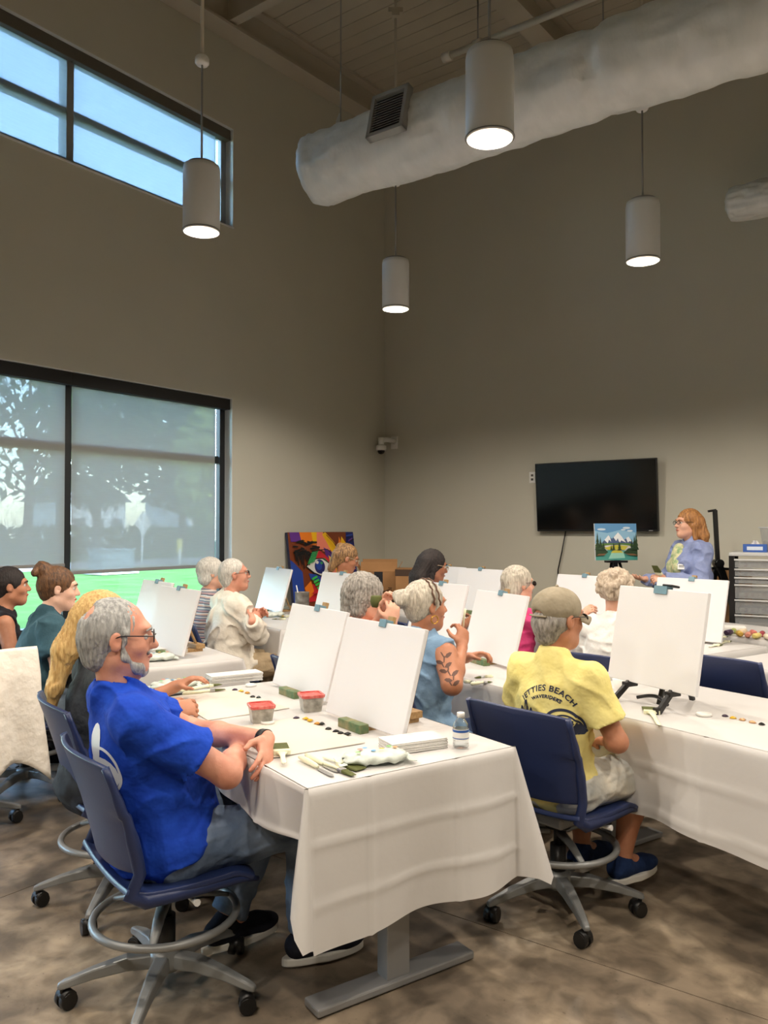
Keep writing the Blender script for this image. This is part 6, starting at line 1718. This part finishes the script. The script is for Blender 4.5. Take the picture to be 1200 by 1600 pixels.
# landscape on a floor tripod
pc = at(963, 847, 7.35)
ez = thing('floor_easel', 'black tripod easel standing under the television', 'easel', place(pc.x, pc.y + .04, 0, 8))
zb = pc.z - .165
for s_ in (-1, 1): q = MB(); q.tube([(s_ * .28, -.22, 0), (s_ * .03, -.0, zb + .02)], [.011, .014], 8); q.build('leg', m_black, ez)
q = MB(); q.tube([(0, .38, 0), (0, .03, zb + .02)], [.011, .014], 8); q.build('leg', m_black, ez)
q = MB(); q.box(-.022, .022, -.01, .03, zb - .06, zb + .28); q.build('mast', m_black, ez); q = MB(); q.box(-.10, .10, -.05, .01, zb - .022, zb - .004); q.build('ledge', m_black, ez)
ls = thing('landscape_painting', 'painted canvas of snowy mountains over a green lake', 'painting', place(pc.x, pc.y, 0, 8) @ Matrix.Translation((0, -.005, zb)) @ Matrix.Rotation(math.radians(-4), 4, 'X'))
LW, LH = .40, .335
q = MB(); q.box(-LW / 2, LW / 2, 0, .02, 0, LH); q.build('canvas', m_canvas, ls)
sk1, sk2, snow, rock, mg, dg, wt1, yl, cl_ = (92, 148, 196), (140, 186, 216), (232, 236, 240), (70, 90, 130), (92, 130, 60), (36, 62, 34), (70, 150, 140), (196, 190, 70), (206, 222, 234)
L_ = [(sk1, [(0, .5), (1, .5), (1, 1), (0, 1)]), (sk2, [(0, .45), (1, .45), (1, .75), (.6, .82), (.3, .74), (0, .8)]), (cl_, ell(.16, .84, .10, .03)), (cl_, ell(.76, .88, .09, .03)), (cl_, ell(.84, .80, .07, .025)), (cl_, ell(.68, .83, .06, .018)),
      (rock, [(.12, .42), (.32, .68), (.40, .58), (.55, .76), (.70, .56), (.80, .64), (.95, .42)]), (snow, [(.22, .55), (.32, .68), (.36, .62), (.38, .50), (.33, .56), (.30, .46)]), (snow, [(.44, .62), (.55, .76), (.64, .64), (.74, .48), (.62, .54), (.58, .46), (.54, .60), (.50, .52)]), (snow, [(.74, .60), (.80, .64), (.90, .48), (.82, .52), (.78, .48)]),
      (mg, [(0, .26), (.2, .40), (.5, .44), (.8, .40), (1, .30), (1, .42), (.8, .46), (.5, .46), (.2, .46), (0, .42)]), (yl, [(.2, .34), (.5, .42), (.78, .38), (.7, .28), (.3, .28)]), (wt1, [(0, 0), (1, 0), (1, .20), (.7, .26), (.3, .28), (0, .16)]), ((150, 206, 190), [(.3, .04), (.7, .06), (.66, .24), (.40, .25)]), (yl, [(.36, .20), (.66, .20), (.6, .27), (.42, .27)]),
      (dg, [(0, .10), (.2, .14), (.3, .22), (.2, .34), (0, .36)]), (dg, [(1, .10), (.8, .14), (.66, .2), (.78, .32), (1, .36)])]
for x, h_, w_ in ((.05, .72, .07), (.12, .60, .06), (.19, .50, .05), (.93, .64, .07), (.86, .56, .05), (.97, .72, .06), (.42, .46, .045), (.56, .50, .05), (.36, .42, .03)):
    for k_ in range(4): y_ = h_ - (h_ - .28) * (k_ + 1) / 4; L_.append((dg, [(x - w_ * (k_ + 1) / 4, y_), (x + w_ * (k_ + 1) / 4, y_), (x, y_ + (h_ - .28) / 4 * 1.5)]))
L_.append(((120, 90, 60), [(.0, .12), (.18, .13), (.24, .18), (.05, .17)])); L_.append(((120, 90, 60), [(1, .12), (.8, .13), (.68, .18), (.9, .17)]))
paint_mesh('painted_surface', L_, LW, LH, ls, None)
# brush held by the instructor
hb = at(1028, 890, 6.52); he = X14 @ Vector(p14['arms'][-1][2]); brush(hb + Vector((-.03, 0, .03)), he + (X14.to_3x3() @ Vector(p14['arms'][-1][3])) * .05, 'wide olive brush held up by the instructor', .065, .07)

# studio easel
s0, s1 = at(1117, 797, 6.95), at(1122, 880, 6.95)
se = thing('studio_easel', 'tall black studio easel leaning open behind the instructor', 'easel', place(0, 0, 0)); se.location = (at(1140, 985, 6.95).x, 6.95, 0)
off = Vector((se.location.x, se.location.y, 0))
def eb(a_, b_, w1, w2, nm): q = MB(); q.quadbar(a_ - off, b_ - off, w1, w2, up=(0, 1, 0)); return q.build(nm, m_black, se, bevel=.004)
f0 = at(1163, 990, 6.9); dn = (f0 - s1); foot = s1 + dn * ((s1.z - .02) / (s1.z - f0.z))
eb(s0, s1 - Vector((0, 0, .06)), .035, .03, 'mast'); eb(s1 + Vector((-.01, 0, .02)), foot, .06, .05, 'leg'); eb(s1 + Vector((.0, .02, .0)), Vector((foot.x - .55, 7.25, .02)), .04, .04, 'leg')
eb(at(1106, 799, 6.95), at(1119, 797, 6.95), .02, .02, 'top_clip'); eb(at(1112, 888, 6.97), at(1195, 891, 6.97), .022, .022, 'crossbar'); q = MB(); kx = s1 - off; q.cyl(kx + Vector((-.0, -.05, 0)), kx + Vector((0, .05, 0)), .035, n=14); q.build('pivot_knob', m_black, se)
bk = onback(1130, 940, .30); box_open('plain cardboard box standing behind the black studio easel', ROOM @ Matrix.Translation((bk.x, -.28, .0)), .42, .3, 1.12, m_card, flaps=False)

# drawer cart
cp = at(1188, 985, 6.75)
ct = thing('drawer_cart', 'black cart of clear plastic drawers at the right edge', 'drawer cart', place(cp.x, 6.75, 0, -28))
m_clear = bpy.data.materials.new('clear_drawer'); m_clear.use_nodes = True
_b = m_clear.node_tree.nodes['Principled BSDF']; _b.inputs['Base Color'].default_value = lin((170, 174, 176)); _b.inputs['Roughness'].default_value = .25; _b.inputs['Alpha'].default_value = .38
ctop = at(1188, 868, 6.75).z
cw = .20
for s_ in (-1, 1):
    for yy in (-.2, .2): q = MB(); q.box(s_ * cw - .02, s_ * cw + .02, yy - .02, yy + .02, .06, ctop); q.build('post', m_black, ct)
    q = MB(); q.box(s_ * (cw + .012) - .006, s_ * (cw + .012) + .006, -.2, .2, .08, ctop); q.build('side_panel', mat('cart_side', (30, 32, 40), .5), ct)
for sx_ in (-1, 1):
    for yy in (-.18, .18): q = MB(); q.cyl((sx_ * cw - .012, yy, .03), (sx_ * cw + .012, yy, .03), .03, n=14); q.build('caster', m_black, ct)
q = MB(); q.box(-cw - .02, cw + .02, -.23, .23, ctop, ctop + .03); q.build('top_tray', mat('cart_top', (186, 188, 188), .4), ct, bevel=.006)
zz = ctop - .02
for i, hgt in enumerate((.075, .065, .055, .12, .12, .13, .16, .16)):
    if zz - hgt < .1: break
    d_ = empty('drawer', Matrix.Translation((0, 0, zz - hgt)), ct)
    q = MB(); q.box(-cw + .025, cw - .025, -.215, -.21, 0, hgt - .018); q.box(-cw + .025, -cw + .03, -.21, .19, 0, hgt - .018); q.box(cw - .03, cw - .025, -.21, .19, 0, hgt - .018); q.box(-cw + .025, cw - .025, -.21, .19, 0, .004); q.build('drawer_box', m_clear, d_)
    q = MB(); q.box(-cw + .02, cw - .02, -.228, -.21, hgt - .018, hgt - .004); q.build('drawer_lip', mat('drawer_lip', (196, 198, 198), .35), d_, bevel=.003)
    q = MB(); rnd = random.Random(i); q.box(-cw + .05, cw - .06, -.15, .15, .006, .006 + (hgt - .03) * rnd.uniform(.3, .7)); q.build('drawer_contents', mat('contents_%d' % (i % 3), [(150, 120, 96), (96, 92, 120), (176, 170, 158)][i % 3], .8, noise=(30, 2), col2=(200, 196, 186)), d_)
    zz -= hgt + .004
p = Vector((cp.x - .06, 6.70, ctop + .031)); o = thing('tissue_box', 'blue and white tissue box on the drawer cart', 'tissue box', place(p.x, p.y, p.z, -28)); q = MB(); q.box(-.09, .09, -.05, .05, 0, .065); q.build('carton', mat('tissue_blue', (52, 92, 170), .5), o); q = MB(); q.box(-.06, .06, -.0515, -.050, .016, .046); q.build('carton_print', mat('tissue_pale', (200, 212, 228), .5), o); q = MB(); q.grid(lambda u, v: Vector(((u - .5) * .07 * (1 - .5 * v), .02 * math.sin(u * 9) * v, .065 + .03 * v)), 10, 5); q.build('tissue', m_towel, o)
p = Vector((cp.x + .13, 6.75, ctop + .031)); o = thing('clear_bin', 'clear plastic bin of supplies on the drawer cart', 'bin', place(p.x, p.y, p.z, -28)); q = MB(); q.lathe([(.09, 0), (.115, .20), (.12, .20), (.117, .205)], 4, smooth=False, cap=False); q.build('bin', m_clear, o); q = MB(); q.lathe([(.118, .196), (.128, .198), (.128, .208), (.118, .208)], 4, smooth=False, cap=False); q.build('rim', mat('drawer_lip'), o); q = MB(); q.lathe([(.0001, .004), (.085, .004), (.09, .09), (.0001, .10)], 4, smooth=False); q.build('contents', mat('contents_2'), o)
